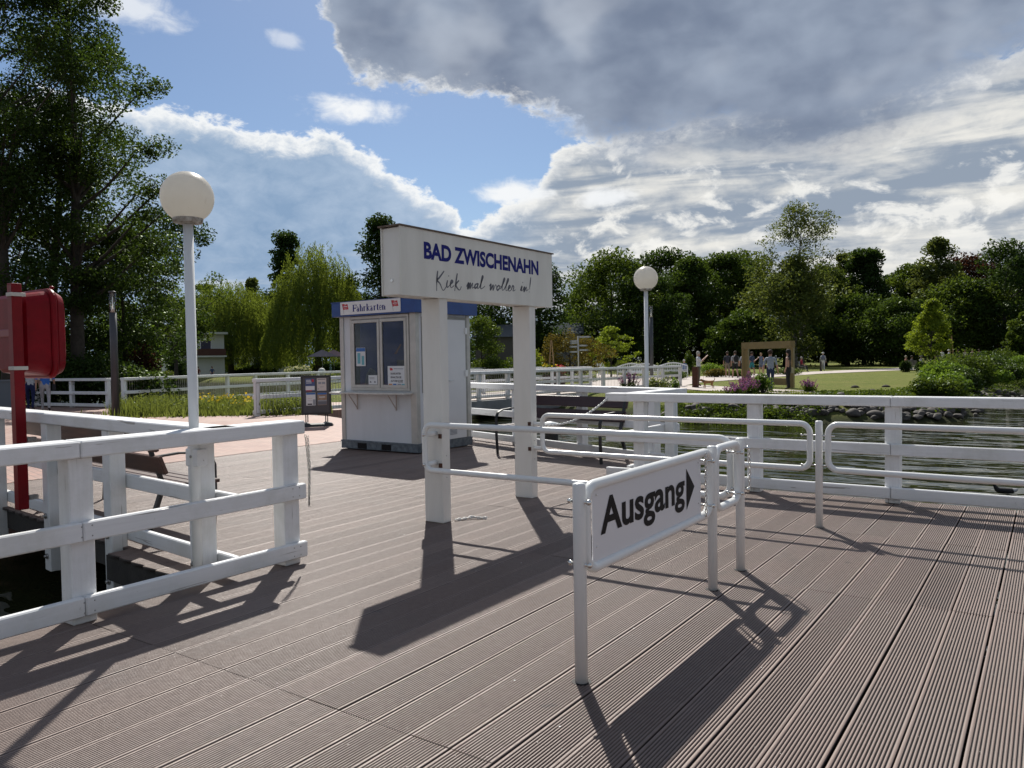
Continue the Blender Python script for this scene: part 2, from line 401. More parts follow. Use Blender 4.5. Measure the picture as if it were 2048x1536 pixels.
def deck_mat():
    m_ = bpy.data.materials.new('ribbed_composite_decking'); m_.use_nodes = True; t = NT(m_.node_tree)
    p = t.n['Principled BSDF']; p.inputs['Roughness'].default_value = .52; p.inputs['Specular IOR Level'].default_value = .42
    tc = t.new('ShaderNodeTexCoord'); g = t.new('ShaderNodeNewGeometry')
    n1 = t.noise(tc.outputs['Object'], 1.1, 6, .65); n2 = t.noise(tc.outputs['Object'], 26, 5, .7)
    mp = t.new('ShaderNodeMapping'); mp.inputs['Scale'].default_value = (30, 1.2, 1); t.link(tc.outputs['Object'], mp.inputs[0])
    n3 = t.noise(mp.outputs[0], 2, 4, .6)
    sp = t.new('ShaderNodeSeparateXYZ'); t.link(tc.outputs['Object'], sp.inputs[0])
    c = t.mix(t.mapr(n1, .35, .7), (.215, .155, .131), (.155, .112, .096))
    c = t.mix(t.mapr(n2, .5, .8, 0, .6), c, (.12, .10, .092))
    c = t.mix(t.mapr(n3, .45, .75, 0, .45), c, (.25, .19, .165))
    c = t.mix(t.math('MULTIPLY', t.math('POWER', g.outputs['Random Per Island'], 1.5), .85), c, (.125, .086, .072))
    pl = t.mapr(t.noise(tc.outputs['Object'], 2.3, 6, .7, .4), .57, .68, 0, .35)
    c = t.mix(pl, c, (.11, .092, .084))
    worn = t.mapr(t.noise(tc.outputs['Object'], .55, 3, .5), .45, .62, 0, .35)
    c = t.mix(worn, c, (.245, .20, .178))
    spot = t.mapr(t.noise(tc.outputs['Object'], 7., 3, .5), .70, .735, 0, .55)
    c = t.mix(spot, c, (.07, .058, .052))
    # groove bottoms darkened: dirt, plus the groove's own shade put into the colour
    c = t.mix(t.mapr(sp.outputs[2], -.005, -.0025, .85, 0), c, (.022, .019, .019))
    t.link(c, p.inputs['Base Color'])
    t.link(t.mapr(n2, .3, .8, .45, .7), p.inputs['Roughness'])
    b = t.new('ShaderNodeBump'); b.inputs['Strength'].default_value = .35; b.inputs['Distance'].default_value = .002
    t.link(t.noise(tc.outputs['Object'], 160, 3, .7), b.inputs['Height']); t.link(b.outputs[0], p.inputs['Normal'])
    return m_
DECK = deck_mat()

# ------------------------------------------------------------------ deck
SL = lambda x: 3.20 + (-4.4-x)*.105          # line of the left cross railing
QL = lambda x: 10.02 + (-4.2-x)*.36           # line of the far railing
X_F = -4.60                                  # face of the front left railing
def build_deck():
    W_, gap = .205, .007; x = -.268 - .205*53 + gap/2
    segs = []
    while x < 9.:
        xc = x+W_/2
        if xc < -4.2:
            y1 = QL(xc)+.28
            y0 = (SL(xc)-.14 if xc > -6.3 else SL(xc)+.02) if xc < -4.72 else -7.
        else: y1 = 8.74; y0 = -7.
        cuts = []
        if xc < -1.72: cuts += [2.292, 6.43, -1.8, 10.5]
        elif xc < -.2: cuts += [5.14, 6.93, 1.0, -3.2]
        else: cuts += [5.30, 2.1, 7.4, -2.]
        if -3.4 < xc < -1.72: cuts += [5.02]
        cuts = [c for c in sorted(cuts) if y0+.2 < c < y1-.2]
        ys = [y0]+cuts+[y1]
        off = 0.
        for a, b in zip(ys[:-1], ys[1:]):
            segs.append((x+off, a+.0025, b-.0025)); off = rnd.uniform(-.0022, .0022)
        x += W_
    bw = .197; ng = 12; fl = .0105; pitch = (bw-2*fl)/ng; gw = .0069; dep = .0070
    prof = [(0, -.028), (0, -.002), (.002, 0)]
    for i in range(ng):
        c = fl+pitch*(i+.5); prof += [(c-gw/2-.0009, 0), (c-gw/2, -.0009), (c-gw/2+.0006, -dep), (c+gw/2-.0006, -dep), (c+gw/2, -.0009), (c+gw/2+.0009, 0)]
    prof += [(bw-.002, 0), (bw, -.002), (bw, -.028)]
    P = np.array(prof); n = len(P); V = []; Fq = []; k = 0
    for (sx, a, b) in segs:
        dz = rnd.uniform(-.0016, .0012)
        for yy in (a, b):
            V.append(np.column_stack([P[:, 0]+sx, np.full(n, yy), P[:, 1]+dz]))
        i = np.arange(n-1)
        Fq.append(np.column_stack([k+i, k+i+1, k+n+i+1, k+n+i])[:, ::-1])
        Fq.append(np.array([[k+n-1, k, k+n, k+2*n-1]])[:, ::-1])
        # end caps: dark ends hidden by neighbours except at the rim; one n-gon approximated by quads
        for s0 in (k, k+n):
            Fq.append(np.array([[s0, s0+1, s0+n-2, s0+n-1]]))
        k += 2*n
    o = np_mesh('deck', np.vstack(V), np.vstack(Fq), DECK); tag(o, kind='structure')
    # screws, two per board at each joist
    V = []; Fq = []; k = 0
    mb = MB()
    for (sx, a, b) in segs:
        if b < .4: continue
        ysn = [a+.03, b-.03]; y = math.floor(a/.42)*.42+.42
        while y < b-.12:
            if y > a+.12: ysn.append(y)
            y += .42
        for y in ysn:
            if y < .4: continue
            for fx in (.045, .155):
                cx_, cy_ = sx+fx+rnd.uniform(-.002, .002), y+rnd.uniform(-.004, .004)
                vs = [(cx_+.0036*math.cos(q*math.pi/3), cy_+.0036*math.sin(q*math.pi/3), .0006) for q in range(6)]
                mb.add(vs, [tuple(range(6))])
    s = mb.build('deck_screws', mat('screw_heads', (.16, .15, .145), .6, .6), o); tag(s, kind='stuff')
    # edge beams and joists below the boards
    mb = MB()
    mb.beam((-4.705, -7, -.13), (-4.705, 3.02, -.13), .05, .2)
    mb.beam((-4.4, SL(-4.4)-.1, -.13), (-6.3, SL(-6.3)-.1, -.13), .05, .2)
    mb.beam((-6.3, SL(-6.3)+.08, -.13), (-11.1, SL(-11.1)+.08, -.13), .05, .2)
    mb.beam((-4.2, 8.71, -.13), (9, 8.71, -.13), .05, .2)
    mb.beam((-4.24, 8.7, -.13), (-4.24, 10.2, -.13), .05, .2)
    mb.beam((-4.2, QL(-4.2)+.22, -.13), (-11.1, QL(-11.1)+.22, -.13), .05, .2)
    mb.build('edge_beam', TIMBER, o)
    mb = MB()
    for i in range(12):
        y = -6+i*1.25
        mb.beam((-4.6 if y < 3.3 else -11., y, -.12), (8.5 if y < 8.6 else -4.4, y, -.12), .07, .16)
    mb.build('joists', TIMBER, o)
build_deck()

# ------------------------------------------------------------------ white timber railings
def obox(mb, p0, d, n, a0, a1, n0, n1, z0, z1, mi=0):
    """box along direction d from a0 to a1, across n from n0 to n1"""
    vs = [Vector((p0[0]+d[0]*a+n[0]*b, p0[1]+d[1]*a+n[1]*b, z)) for z in (z0, z1) for b in (n0, n1) for a in (a0, a1)]
    return mb.add(vs, [(0, 2, 3, 1), (4, 5, 7, 6), (0, 1, 5, 4), (2, 6, 7, 3), (0, 4, 6, 2), (1, 3, 7, 5)], mi)
def fixups(p0, p1):
    d = Vector((p1[0]-p0[0], p1[1]-p0[1])); L = d.length; d /= L; return d, Vector((-d.y, d.x)), L
def railing(name, label, p0, p1, posts, side=-1, post_w=.14, top_ext=(0, 0), splits=(), post_z0=.0, ztop=1.07, joints=True, bolts=True, low_ext=None, zs=None, parent=None, part_rail_posts_front=False):
    """timber railing from p0 to p1. side: on which side of the posts (+1 left of the run) the lower rails are fixed"""
    d, n, L = fixups(p0, p1)
    root = parent or thing(name, label, 'railing', (p0[0], p0[1], 0), math.atan2(d.y, d.x))
    le = low_ext or top_ext
    n0, n1 = (-.07, .07)
    for a in posts:
        w = post_w/2
        mb = MB(); obox(mb, p0, d, n, a-w, a+w, -.065, .065, post_z0, ztop-.10)
        po = mb.build('post', WHITEV, root, bevel=.006)
        if bolts == 2 and a > 2:
            for zz in (.075, .135, .515, .575):
                for da in (-.03, .03):
                    q = Vector((p0[0]+d.x*(a+da)+n.x*side*.1155, p0[1]+d.y*(a+da)+n.y*side*.1155, zz)); b = MB()
                    b.ball(q, .0045, (1, 1, 1), 6, 4); b.build('nail', BOLT, po)
    def rail(nm, z0, z1, b0, b1, a0, a1):
        cs = [a0]+[s for s in splits if a0 < s < a1]+[a1]
        for u0, u1 in zip(cs[:-1], cs[1:]):
            mb = MB(); obox(mb, p0, d, n, u0+(.002 if u0 != a0 else 0), u1-(.002 if u1 != a1 else 0), b0, b1, z0, z1)
            mb.build(nm, WHITE, root, bevel=.008)
    lo, hi = sorted((side*.067, side*.115))
    t0, t1 = sorted((-side*.085, side*.115))
    rail('top_rail', ztop-.098, ztop, t0, t1, -top_ext[0], L+top_ext[1])
    rail('middle_rail', .485, .60, lo, hi, -le[0], L+le[1])
    rail('bottom_rail', .05, .165, lo, hi, -le[0], L+le[1])
    return root, d, n, L

# front left: runs along the boards, lower rails towards the viewer side (+X)
railing('white_railing', 'near white wooden railing with three planks beside the dark water gap on the left', (-4.705, -2.0), (-4.705, 3.90), [.5, 2.2, 4.28, 5.80],
        side=-1, splits=(4.26,), bolts=2)
# left cross railing behind the gap; rails behind posts, posts reach below the deck
root, d_s, n_s, L_s = railing('white_railing', 'white wooden railing crossing behind the water gap, seen beyond the near railing', (-4.62, SL(-4.62)), (-12.6, SL(-12.6)),
        [.32, 1.78, 3.16, 4.75, 6.3, 7.7], side=-1, post_z0=-.42, bolts=False)
for a in (.32, 1.78, 3.16, 4.75, 6.3):
    for zz in (-.28, .10):
        b = MB(); p = Vector((-4.62+d_s.x*a+n_s.x*.066, SL(-4.62)+d_s.y*a+n_s.y*.066, zz))
        b.tube([p, p+Vector((n_s.x, n_s.y, 0))*.012], .026, 12); b.tube([p, p+Vector((n_s.x, n_s.y, 0))*.03], .013, 6)
        b.build('bolt', BOLT, root)
mb = MB(); p_ = Vector((-4.62+d_s.x*.23+n_s.x*.07, SL(-4.62)+d_s.y*.23+n_s.y*.07, 0)); mb.box(p_.x-.07, p_.x+.07, p_.y-.05, p_.y+.03, .80, .92); b_ = mb.build('post_block', WHITE, root, bevel=.005)
mb = MB(); mb.ball((p_.x, p_.y-.052, .87), .012, (1, 1, 1), 8, 6); mb.build('bolt', BOLT, b_)
# right railing at the lake edge
railing('white_railing', 'long white wooden railing along the lake edge on the right', (-4.5, 8.60), (4.2, 8.60), [.42, 1.80, 3.19, 4.6, 6.0, 7.4], side=-1, splits=(3.18, 6.02))
# gate side piece and far railing
railing('white_railing', 'short white railing running away from the viewer between bench and lake', (-4.22, 8.72), (-4.22, 9.95), [1.12], side=1)
railing('white_railing', 'white wooden railing behind the dark bench and the ticket kiosk', (-4.2, QL(-4.2)), (-11.6, QL(-11.6)), [.45, 2.0, 3.75, 5.4, 7.0], side=1, splits=(2.02, 5.42), post_z0=-.35, top_ext=(.1, 0))

# ------------------------------------------------------------------ tubular barriers
PR = .026
def loop_pts(u0, u1, z0, z1, r, fn, n=7):
    pts = []
    for cx_, cz_, a0 in ((u1-r, z1-r, 0), (u0+r, z1-r, 90), (u0+r, z0+r, 180), (u1-r, z0+r, 270)):
        for i in range(n+1):
            a = R(a0+90*i/n); pts.append(fn(cx_+r*math.cos(a), cz_+r*math.sin(a)))
    return pts
def barrier(mb, fn, u0, u1, z0=.48, z1=.925, r=.085):
    mb.tube(loop_pts(u0, u1, z0+PR, z1-PR, r, fn), PR, 14, closed=True)
def stand_post(root, x, y, h=.928):
    mb = MB(); mb.lathe([(.0305, -.05), (.0305, h-.012), (.028, h-.003), (.018, h)], (x, y, 0), 20)
    p = mb.build('post', WHITEM, root)
    mb = MB(); mb.lathe([(.046, .0008), (.046, .0012)], (x, y, 0), 16); mb.build('floor_hole', BLACK, p)
    return p
def studs(root, pts, ax):
    for p in pts:
        mb = MB(); p = Vector(p); a = Vector(ax)
        mb.tube([p-a*.05, p+a*.05], .007, 8); mb.ball(p+a*.05, .014, (1, 1, 1), 10, 6); mb.ball(p-a*.05, .013, (1, 1, 1), 10, 6)
        mb.build('bolt', STEEL, root)
XA = -1.79
ex = thing('exit_barrier', 'white tubular barrier holding the Ausgang exit panel in the foreground', 'barrier', (XA, 3.11, 0))
stand_post(ex, XA, 3.11); stand_post(ex, XA, 4.815)
mb = MB(); barrier(mb, lambda u, z: (XA, u, z), 3.165, 4.765); mb.build('tube_frame', WHITEM, ex)
mb = MB(); mb.box(XA+.002, XA+.006, 3.222, 4.605, .522, .905); pan = mb.build('sign_panel', mat('exit_panel_white', (.66, .665, .69), .32), ex, bevel=.001)
for y in (3.26, 4.56):
    for z in (.60, .85): mb = MB(); mb.ball((XA+.007, y, z), .005, (1, 1, 1), 8, 5); mb.build('rivet', STEEL, pan)
studs(ex, [(XA, 3.11, .84), (XA, 3.11, .55)], (1, 0, 0))
studs(ex, [(XA, 4.70, .845), (XA, 4.70, .565)], (1, 0, 0))
sm_ = thing('tube_barrier', 'narrow white tubular barrier hoop just behind the exit panel', 'barrier', (XA, 5.36, 0))
stand_post(sm_, XA, 5.36)
mb = MB(); barrier(mb, lambda u, z: (XA, u, z), 4.87, 5.31); mb.build('tube_frame', WHITEM, sm_)
studs(sm_, [(XA, 5.25, .84), (XA, 5.25, .56)], (1, 0, 0))
studs(sm_, [(XA, 5.36, .86), (XA, 5.36, .57)], (1, .3, 0))
nb = thing('tube_barrier', 'white tubular barrier from the nearer sign pillar to the exit barrier', 'barrier', (-4.68, 5.38, 0))
mb = MB(); barrier(mb, lambda u, z: (u, 5.37, z), -4.70, -1.86, .48, .945); mb.build('tube_frame', WHITEM, nb)
for z in (.83, .56):
    mb = MB(); mb.tube([(-4.675, 5.37, z), (-4.675, 5.505, z)], .024, 14); mb.build('stub', WHITEM, nb)
    mb = MB(); mb.ball((-4.675, 5.325, z), .014, (1, 1, 1), 10, 6); mb.build('bolt', STEEL, nb)
fb = thing('tube_barrier', 'white tubular barrier between the farther sign pillar and the middle stand post', 'barrier', (-4.68, 7.05, 0))
stand_post(fb, -1.66, 7.05)
mb = MB(); barrier(mb, lambda u, z: (u, 7.05, z), -4.50, -1.735); mb.build('tube_frame', WHITEM, fb)
for z in (.80, .54):
    mb = MB(); mb.tube([(-4.67, 7.05, z), (-4.50, 7.05, z)], .023, 14); mb.build('stub', WHITEM, fb)
    mb = MB(); mb.tube([(-1.79, 7.05, z), (-1.53, 7.05, z)], .0075, 8); mb.ball((-1.8, 7.03, z), .012, (1, 1, 1), 8, 6); mb.build('bolt', STEEL, fb)
rb = thing('tube_barrier', 'white tubular barrier running out of view to the right before the lake railing', 'barrier', (-1.6, 7.05, 0))
mb = MB(); barrier(mb, lambda u, z: (u, 7.05-.03*(u+1.58), z), -1.585, 1.6); mb.build('tube_frame', WHITEM, rb)
stand_post(rb, 1.68, 6.95)

# ------------------------------------------------------------------ lettering
def text_mesh(body, size, xscale=1., bold=0., shear=0., align='LEFT'):
    cu = bpy.data.curves.new('t', 'FONT'); cu.body = body; cu.size = size; cu.offset = bold; cu.shear = shear; cu.align_x = align
    cu.resolution_u = 4
    o = bpy.data.objects.new('t', cu); COL.objects.link(o)
    dg = bpy.context.evaluated_depsgraph_get(); dg.update()
    me = bpy.data.meshes.new_from_object(o.evaluated_get(dg)); bpy.data.objects.remove(o)
    return me
def lettering(name, body, size, o, ux, uy, material, parent, width=None, bold=0., shear=0., height=None):
    me = text_mesh(body, size, bold=bold, shear=shear)
    me.name = name
    xs = [v.co.x for v in me.vertices]; ysv = [v.co.y for v in me.vertices]
    sx = (width/(max(xs)-min(xs))) if width else 1.
    sy = (height/(max(ysv)-min(ysv))) if height else 1.
    x0 = min(xs); y0 = min(ysv)
    ux, uy, o = Vector(ux), Vector(uy), Vector(o); inv = MW[parent.name].inverted()
    for v in me.vertices: v.co = inv @ (o+ux*(v.co.x-x0)*sx+uy*(v.co.y-y0)*sy)
    me.materials.clear(); me.materials.append(material)
    ob = bpy.data.objects.new(name, me); COL.objects.link(ob); ob.parent = parent; reg(ob, MW[parent.name])
    return ob
def stroke(mb, pts, w, o, ux, uy, taper=True, mi=0, zoff=0.):
    """a brush stroke: ribbon through 2-D points smoothed with Catmull-Rom, thin at the ends"""
    P = [Vector(p) for p in pts]; Q = []
    if len(P) > 2:
        E_ = [P[0]]+P+[P[-1]]
        for i in range(1, len(E_)-2):
            for k in range(6):
                t = k/6.; a, b, c, d = E_[i-1], E_[i], E_[i+1], E_[i+2]
                Q.append(.5*((2*b)+(c-a)*t+(2*a-5*b+4*c-d)*t*t+(3*b-a-3*c+d)*t**3))
        Q.append(P[-1])
    else: Q = P
    o, ux, uy = Vector(o), Vector(ux), Vector(uy); nz = ux.cross(uy).normalized()
    L = []; Rr = []; N = len(Q)
    for i, p in enumerate(Q):
        a = (Q[min(i+1, N-1)]-Q[max(i-1, 0)]); a = a.normalized() if a.length > 1e-9 else Vector((1, 0))
        t = i/(N-1); ww = w*(.45+.55*math.sin(math.pi*min(1, t*1.15+.12))) if taper else w
        ww *= (1.0+.25*abs(a.y)) if taper else 1
        s_ = Vector((-a.y, a.x))*ww/2
        L.append(o+ux*(p.x+s_.x)+uy*(p.y+s_.y)+nz*zoff); Rr.append(o+ux*(p.x-s_.x)+uy*(p.y-s_.y)+nz*zoff)
    for i in range(N-1): mb.add([L[i], Rr[i], Rr[i+1], L[i+1]], [(0, 1, 2, 3)], mi)
YX, ZX = (0, 1, 0), (0, 0, 1)
# Ausgang
P0 = (XA+.0075, 0, 0)
def aus(body, y0, y1, z0, h, nm='lettering'):
    lettering(nm, body, 1., (XA+.0078, y0, z0), YX, ZX, BLACK, pan, width=y1-y0, height=h, bold=.025)
aus('Ausgang', 3.30, 4.345, .592, .235)
mb = MB(); mb.add([(XA+.0078, 4.372, .835), (XA+.0078, 4.372, .588), (XA+.0078, 4.497, .714)], [(0, 1, 2)]); mb.build('arrow', BLACK, pan)

# ------------------------------------------------------------------ town name sign
sg = thing('town_sign', 'large white box sign on two pillars reading Bad Zwischenahn', 'sign', (-4.7, 6.25, 0))
for y0 in (5.50, 6.99):
    mb = MB(); mb.box(-4.825, -4.605, y0, y0+.115, 0, 2.072); pl = mb.build('pillar', SIGNW, sg, bevel=.004)
    mb = MB()
    for z in (.83, .56):
        mb.box(-4.64, -4.606, y0-.012, y0, z-.045, z-.005)
    mb.build('bracket', RUSTY, pl)
    mb = MB()
    for z in (.62, .42): mb.ball((-4.604, y0+.06, z), .005, (1, 1, 1), 8, 5)
    mb.build('screws', BOLT, pl)
mb = MB(); mb.box(-4.81, -4.60, 4.985, 7.42, 2.075, 2.655); bx_ = mb.build('sign_box', SIGNW, sg, bevel=.004)
mb = MB(); mb.box(-4.815, -4.803, 4.972, 7.43, 2.07, 2.66); mb.box(-4.6, -4.585, 4.972, 7.43, 2.07, 2.66); mb.build('face_panel', mat('sign_face', (.72, .71, .65), .4, base2=(.64, .63, .57), vscale=1.6, stretch=(1.5, 3, .5)), bx_)
mb = MB(); mb.box(-4.83, -4.57, 4.95, 7.45, 2.662, 2.674); mb.build('cover_strip', mat('weathered_cover', (.16, .12, .09), .8, var=.4, vscale=10), bx_)
mb = MB(); mb.tube([(-4.70, 4.986, 2.20), (-4.70, 4.978, 2.20)], .014, 12); mb.build('lock', STEEL, bx_)
OS = (-4.583, 0, 0)
lettering('town_name', 'BAD ZWISCHENAHN', 1., (-4.5835, 5.275, 2.405), YX, ZX, NAVY, bx_, width=1.875, height=.155, bold=.042)
def script_slogan():
    """Kiek mal woller in! written with a brush; word by word: (start, end) along the line and strokes"""
    words = [((5.44, 5.80), [[(.12, 1.2), (.08, .4), (.12, -.5)], [(.75, 1.25), (.3, .62), (.1, .42), (.42, .12), (.75, -.4), (1.05, -.05)], [(1.15, .5), (1.08, .1), (1.18, -.1), (1.42, .14)], [(1.22, .84), (1.26, .92)],
                              [(1.42, .14), (1.68, .42), (1.55, .52), (1.44, .18), (1.55, -.1), (1.85, .12)], [(2.1, 1.2), (2.0, .4), (1.92, -.35)], [(2.32, .6), (2.02, .22), (2.2, -.1), (2.45, -.22), (2.6, .1)]]),
             ((5.88, 6.17), [[(.0, .05), (.22, .42), (.14, -.15), (.42, .42), (.38, -.1), (.68, .44), (.64, -.02), (.9, .12)], [(1.3, .45), (1.0, .3), (.96, 0), (1.2, .12), (1.34, .44), (1.28, 0), (1.5, .12)], [(1.5, .12), (1.86, 1.0), (1.78, 1.15), (1.66, .5), (1.66, .02), (1.95, .12), (2.15, .3)]]),
             ((6.245, 6.70), [[(.0, .25), (.16, .46), (.12, -.08), (.40, .4), (.40, -.1), (.64, .44), (.76, .3)], [(1.0, .45), (.80, .2), (.88, -.04), (1.1, .2), (1.0, .44), (1.25, .3)],
                              [(1.2, .12), (1.62, .98), (1.54, 1.12), (1.40, .45), (1.42, .02), (1.62, .12)], [(1.62, .12), (2.04, .98), (1.96, 1.12), (1.82, .45), (1.84, .02), (2.06, .14)], [(2.06, .14), (2.3, .42), (2.18, .52), (2.08, .2), (2.18, 0), (2.42, .14)], [(2.42, .14), (2.56, .54), (2.7, .42), (2.62, .05), (2.9, .2)]]),
             ((6.79, 6.98), [[(.0, .05), (.2, .52), (.14, .06), (.35, .2)], [(.24, .84), (.28, .92)], [(.35, .2), (.5, .48), (.45, .0), (.72, .48), (.72, .1), (.98, .3)], [(1.22, 1.5), (1.16, .75), (1.12, .3)], [(1.09, .06), (1.12, .0)]])]
    for (a, b), st_ in words:
        mb = MB(); xs = [p[0] for s in st_ for p in s]; k = (b-a)/(max(xs)-min(xs))
        for s in st_: stroke(mb, [(a+(p[0]-min(xs))*k+.012*(p[1]), p[1]*.108) for p in s], 0.016, (-4.5838, 0, 2.185+.02*(a-5.44)), YX, ZX, GREY and True)
        mb.build('slogan_word', GREY, bx_)
script_slogan()

# ------------------------------------------------------------------ ticket kiosk
KX0, KX1, KY0, KY1 = -10.12, -8.38, 9.40, 10.82
kk = thing('ticket_kiosk', 'small white ticket kiosk with blue roof band and Fahrkarten board', 'kiosk', ((KX0+KX1)/2, (KY0+KY1)/2, 0))
mb = MB(); mb.box(KX0+.02, KX1-.02, KY0+.02, KY1-.02, .13, 2.3); wl = mb.build('wall', PANEL, kk)
for x0, x1 in ((KX0, KX0+.09), (KX1-.13, KX1)):
    for y0, y1 in ((KY0, KY0+.09), (KY1-.09, KY1)): mb = MB(); mb.box(x0, x1, y0, y1, .14, 2.28); mb.build('corner_profile', ALU, kk, bevel=.004)
mb = MB(); mb.box(KX0-.005, KX1+.012, KY0-.012, KY1+.005, 0.02, .16); mb.box(KX0-.01, KX1+.018, KY0-.02, KY1+.01, .135, .165); bs = mb.build('base_frame', GALV, kk, bevel=.004)
for cx_ in (-9.62, -9.06):
    mb = MB(); mb.box(cx_-.105, cx_+.105, KY0-.018, KY0-.0125, .03, .125); mb.build('forklift_slot', BLACK, bs)
mb = MB(); mb.box(KX0-.09, KX1+.10, KY0-.09, KY1+.09, 2.275, 2.51); rf = mb.build('roof_band', BLUE, kk, bevel=.004)
mb = MB(); mb.box(KX0-.1, KX1+.11, KY0-.1, KY1+.1, 2.511, 2.525); mb.build('roof_edge', mat('roof_edge_blue', (.01, .05, .2), .4), rf)
mb = MB(); mb.lathe([(.1, 0), (.1, .04), (.13, .05), (.12, .11), (.07, .16), (.01, .175)], (-9.35, 10.6, 2.525), 16); mb.build('roof_vent', WHITEM, rf)
FX, NF = (1, 0, 0), KY0-.09
mb = MB(); mb.box(-9.98, -8.60, NF-.012, NF-.002, 2.30, 2.515); sgn = mb.build('name_board', mat('board_white', (.7, .69, .68), .4), rf, bevel=.001)
def serif_word():
    """Fahrkarten in a heavy serif face, built from strokes"""
    mb = MB(); H_ = .115; xh = .075; o = (0, NF-.0135, 2.345)
    U = (1, 0, 0); V_ = (0, 0, 1); tk, tn = .023, .013
    def st(x, z0, z1, w=tk): mb.prism([(x-w/2, z0), (x+w/2, z0), (x+w/2, z1), (x-w/2, z1)], o, U, V_, .001)
    def sf(x, z, w=.034): st_ = .006; mb.prism([(x-w/2, z), (x+w/2, z), (x+w/2, z+st_), (x-w/2, z+st_)], o, U, V_, .0012)
    def cv(pts, w=tn): stroke(mb, pts, w, o, U, V_, taper=False, zoff=.0002)
    x = -9.665
    st(x, 0, H_); sf(x, 0); sf(x, H_-.006); cv([(x, H_-.004), (x+.06, H_-.004)], .008); cv([(x+.06, H_), (x+.06, H_-.03)]); cv([(x, .058), (x+.04, .058)]); cv([(x+.042, .072), (x+.042, .044)])
    def a_(x): st(x+.03, .0, .055); cv([(x-.002, .058), (x+.006, .072), (x+.022, .075), (x+.031, .06)], .009); cv([(x+.03, .044), (x+.008, .034), (x, .018), (x+.01, .003), (x+.03, .016)], .011); cv([(x+.03, .004), (x+.045, .004)])
    def h_(x): st(x, 0, H_); sf(x, 0, .03); cv([(x-.014, H_-.003), (x, H_-.003)]); cv([(x, .058), (x+.02, .076), (x+.035, .06)], .009); st(x+.038, 0, .06); sf(x+.038, 0, .03)
    def r_(x): st(x, 0, xh); sf(x, 0, .03); cv([(x-.014, xh-.003), (x, xh-.003)]); cv([(x, .05), (x+.015, .073), (x+.03, .07)], .012)
    def k_(x): st(x, 0, H_); sf(x, 0, .03); cv([(x-.014, H_-.003), (x, H_-.003)]); cv([(x+.004, .035), (x+.036, .073)], .007); cv([(x+.014, .046), (x+.04, .003)], .014); sf(x+.04, 0, .022); sf(x+.036, .069, .024)
    def t_(x): st(x, .006, .098); cv([(x-.016, .072), (x+.02, .072)], .007); cv([(x, .01), (x+.01, .002), (x+.022, .01)], .008)
    def e_(x): cv([(x+.002, .042), (x+.036, .042), (x+.032, .068), (x+.018, .076), (x+.003, .055), (x+.003, .022), (x+.018, .002), (x+.038, .016)], .010)
    def n_(x): st(x, 0, xh); sf(x, 0, .03); cv([(x-.014, xh-.003), (x, xh-.003)]); cv([(x, .058), (x+.02, .076), (x+.035, .06)], .009); st(x+.038, 0, .06); sf(x+.038, 0, .03)
    x -= .0; a_(x+.072); h_(x+.145); r_(x+.222); k_(x+.285); a_(x+.352); r_(x+.43); t_(x+.495); e_(x+.533); n_(x+.60)
    mb.v = [(-9.675+(v[0]+9.675)*1.13, v[1], v[2]) for v in mb.v]
    mb.build('lettering', NAVY, sgn)
serif_word()
def flag(x, nm='flag_emblem'):
    o = (x, NF-.0135, 2.33); U = (1, 0, 0); V_ = (0, 0, 1)
    mb = MB(); stroke(mb, [(.015, .165), (.04, .08), (.062, -.01)], .007, o, U, V_, False); mb.build('flag_pole', PGREY, sgn)
    mb = MB(); mb.prism([(.02, .155), (.06, .158), (.10, .146), (.15, .152), (.162, .1), (.175, .062), (.13, .058), (.09, .064), (.052, .052), (.038, .1)], o, U, V_, .001); fl_ = mb.build(nm, PRED, sgn)
    mb = MB()
    for (a, b, z) in ((.075, .115, .135), (.055, .145, .107), (.07, .135, .08)):
        stroke(mb, [(a, z), ((a+b)/2, z+.003), (b, z)], .012 if z == .107 else .005, o, U, V_, False, zoff=.0012)
    mb.build('flag_writing', PAPER, fl_)
flag(-9.955); flag(-8.815)
# window
mb = MB()
def frame(mb, x0, x1, z0, z1, y0, y1, w):
    mb.box(x0, x1, y0, y1, z0, z0+w); mb.box(x0, x1, y0, y1, z1-w, z1); mb.box(x0, x0+w, y0, y1, z0+w, z1-w); mb.box(x1-w, x1, y0, y1, z0+w, z1-w)
frame(mb, -9.86, -8.52, 1.02, 2.265, KY0-.012, KY0+.03, .045); win = mb.build('window', ALU, kk, bevel=.003)
for x0, x1, yy in ((-9.81, -9.17, KY0-.004), (-9.15, -8.565, KY0-.010)):
    mb = MB(); frame(mb, x0, x1, 1.065, 2.205, yy-.014, yy+.01, .05); sh = mb.build('sliding_sash', ALU, win, bevel=.003)
mb = MB(); mb.box(-9.80, -9.18, KY0-.001, KY0+.004, 1.08, 2.19); mb.box(-9.14, -8.58, KY0-.006, KY0-.002, 1.08, 2.19); gl_ = mb.v = [(v[0], v[1]-.001, v[2]) for v in mb.v]; mb.build('pane', WINGLASS, win)
mb = MB(); mb.box(-9.80, -9.18, KY0+.012, KY0+.015, 1.08, 2.19); mb.box(-9.14, -8.58, KY0+.008, KY0+.011, 1.08, 2.19); mb.build('interior_shade_sheet', mat('painted_room_shade', (.006, .008, .008), .9), win)  # near-black sheets on the solid wall; the unlit room's shade is their colour
mb = MB(); mb.prism([(-9.66, 1.08), (-9.18, 1.08), (-9.18, 2.19), (-9.63, 2.19)], (0, KY0+.0105, 0), (1, 0, 0), (0, 0, 1), .001); mb.build('blue_curtain', CURT, win)
mb = MB(); mb.prism([(-9.10, 1.08), (-8.58, 1.08), (-8.58, 2.19), (-9.12, 2.19)], (0, KY0+.0065, 0), (1, 0, 0), (0, 0, 1), .001); mb.build('blue_curtain', CURT, win)
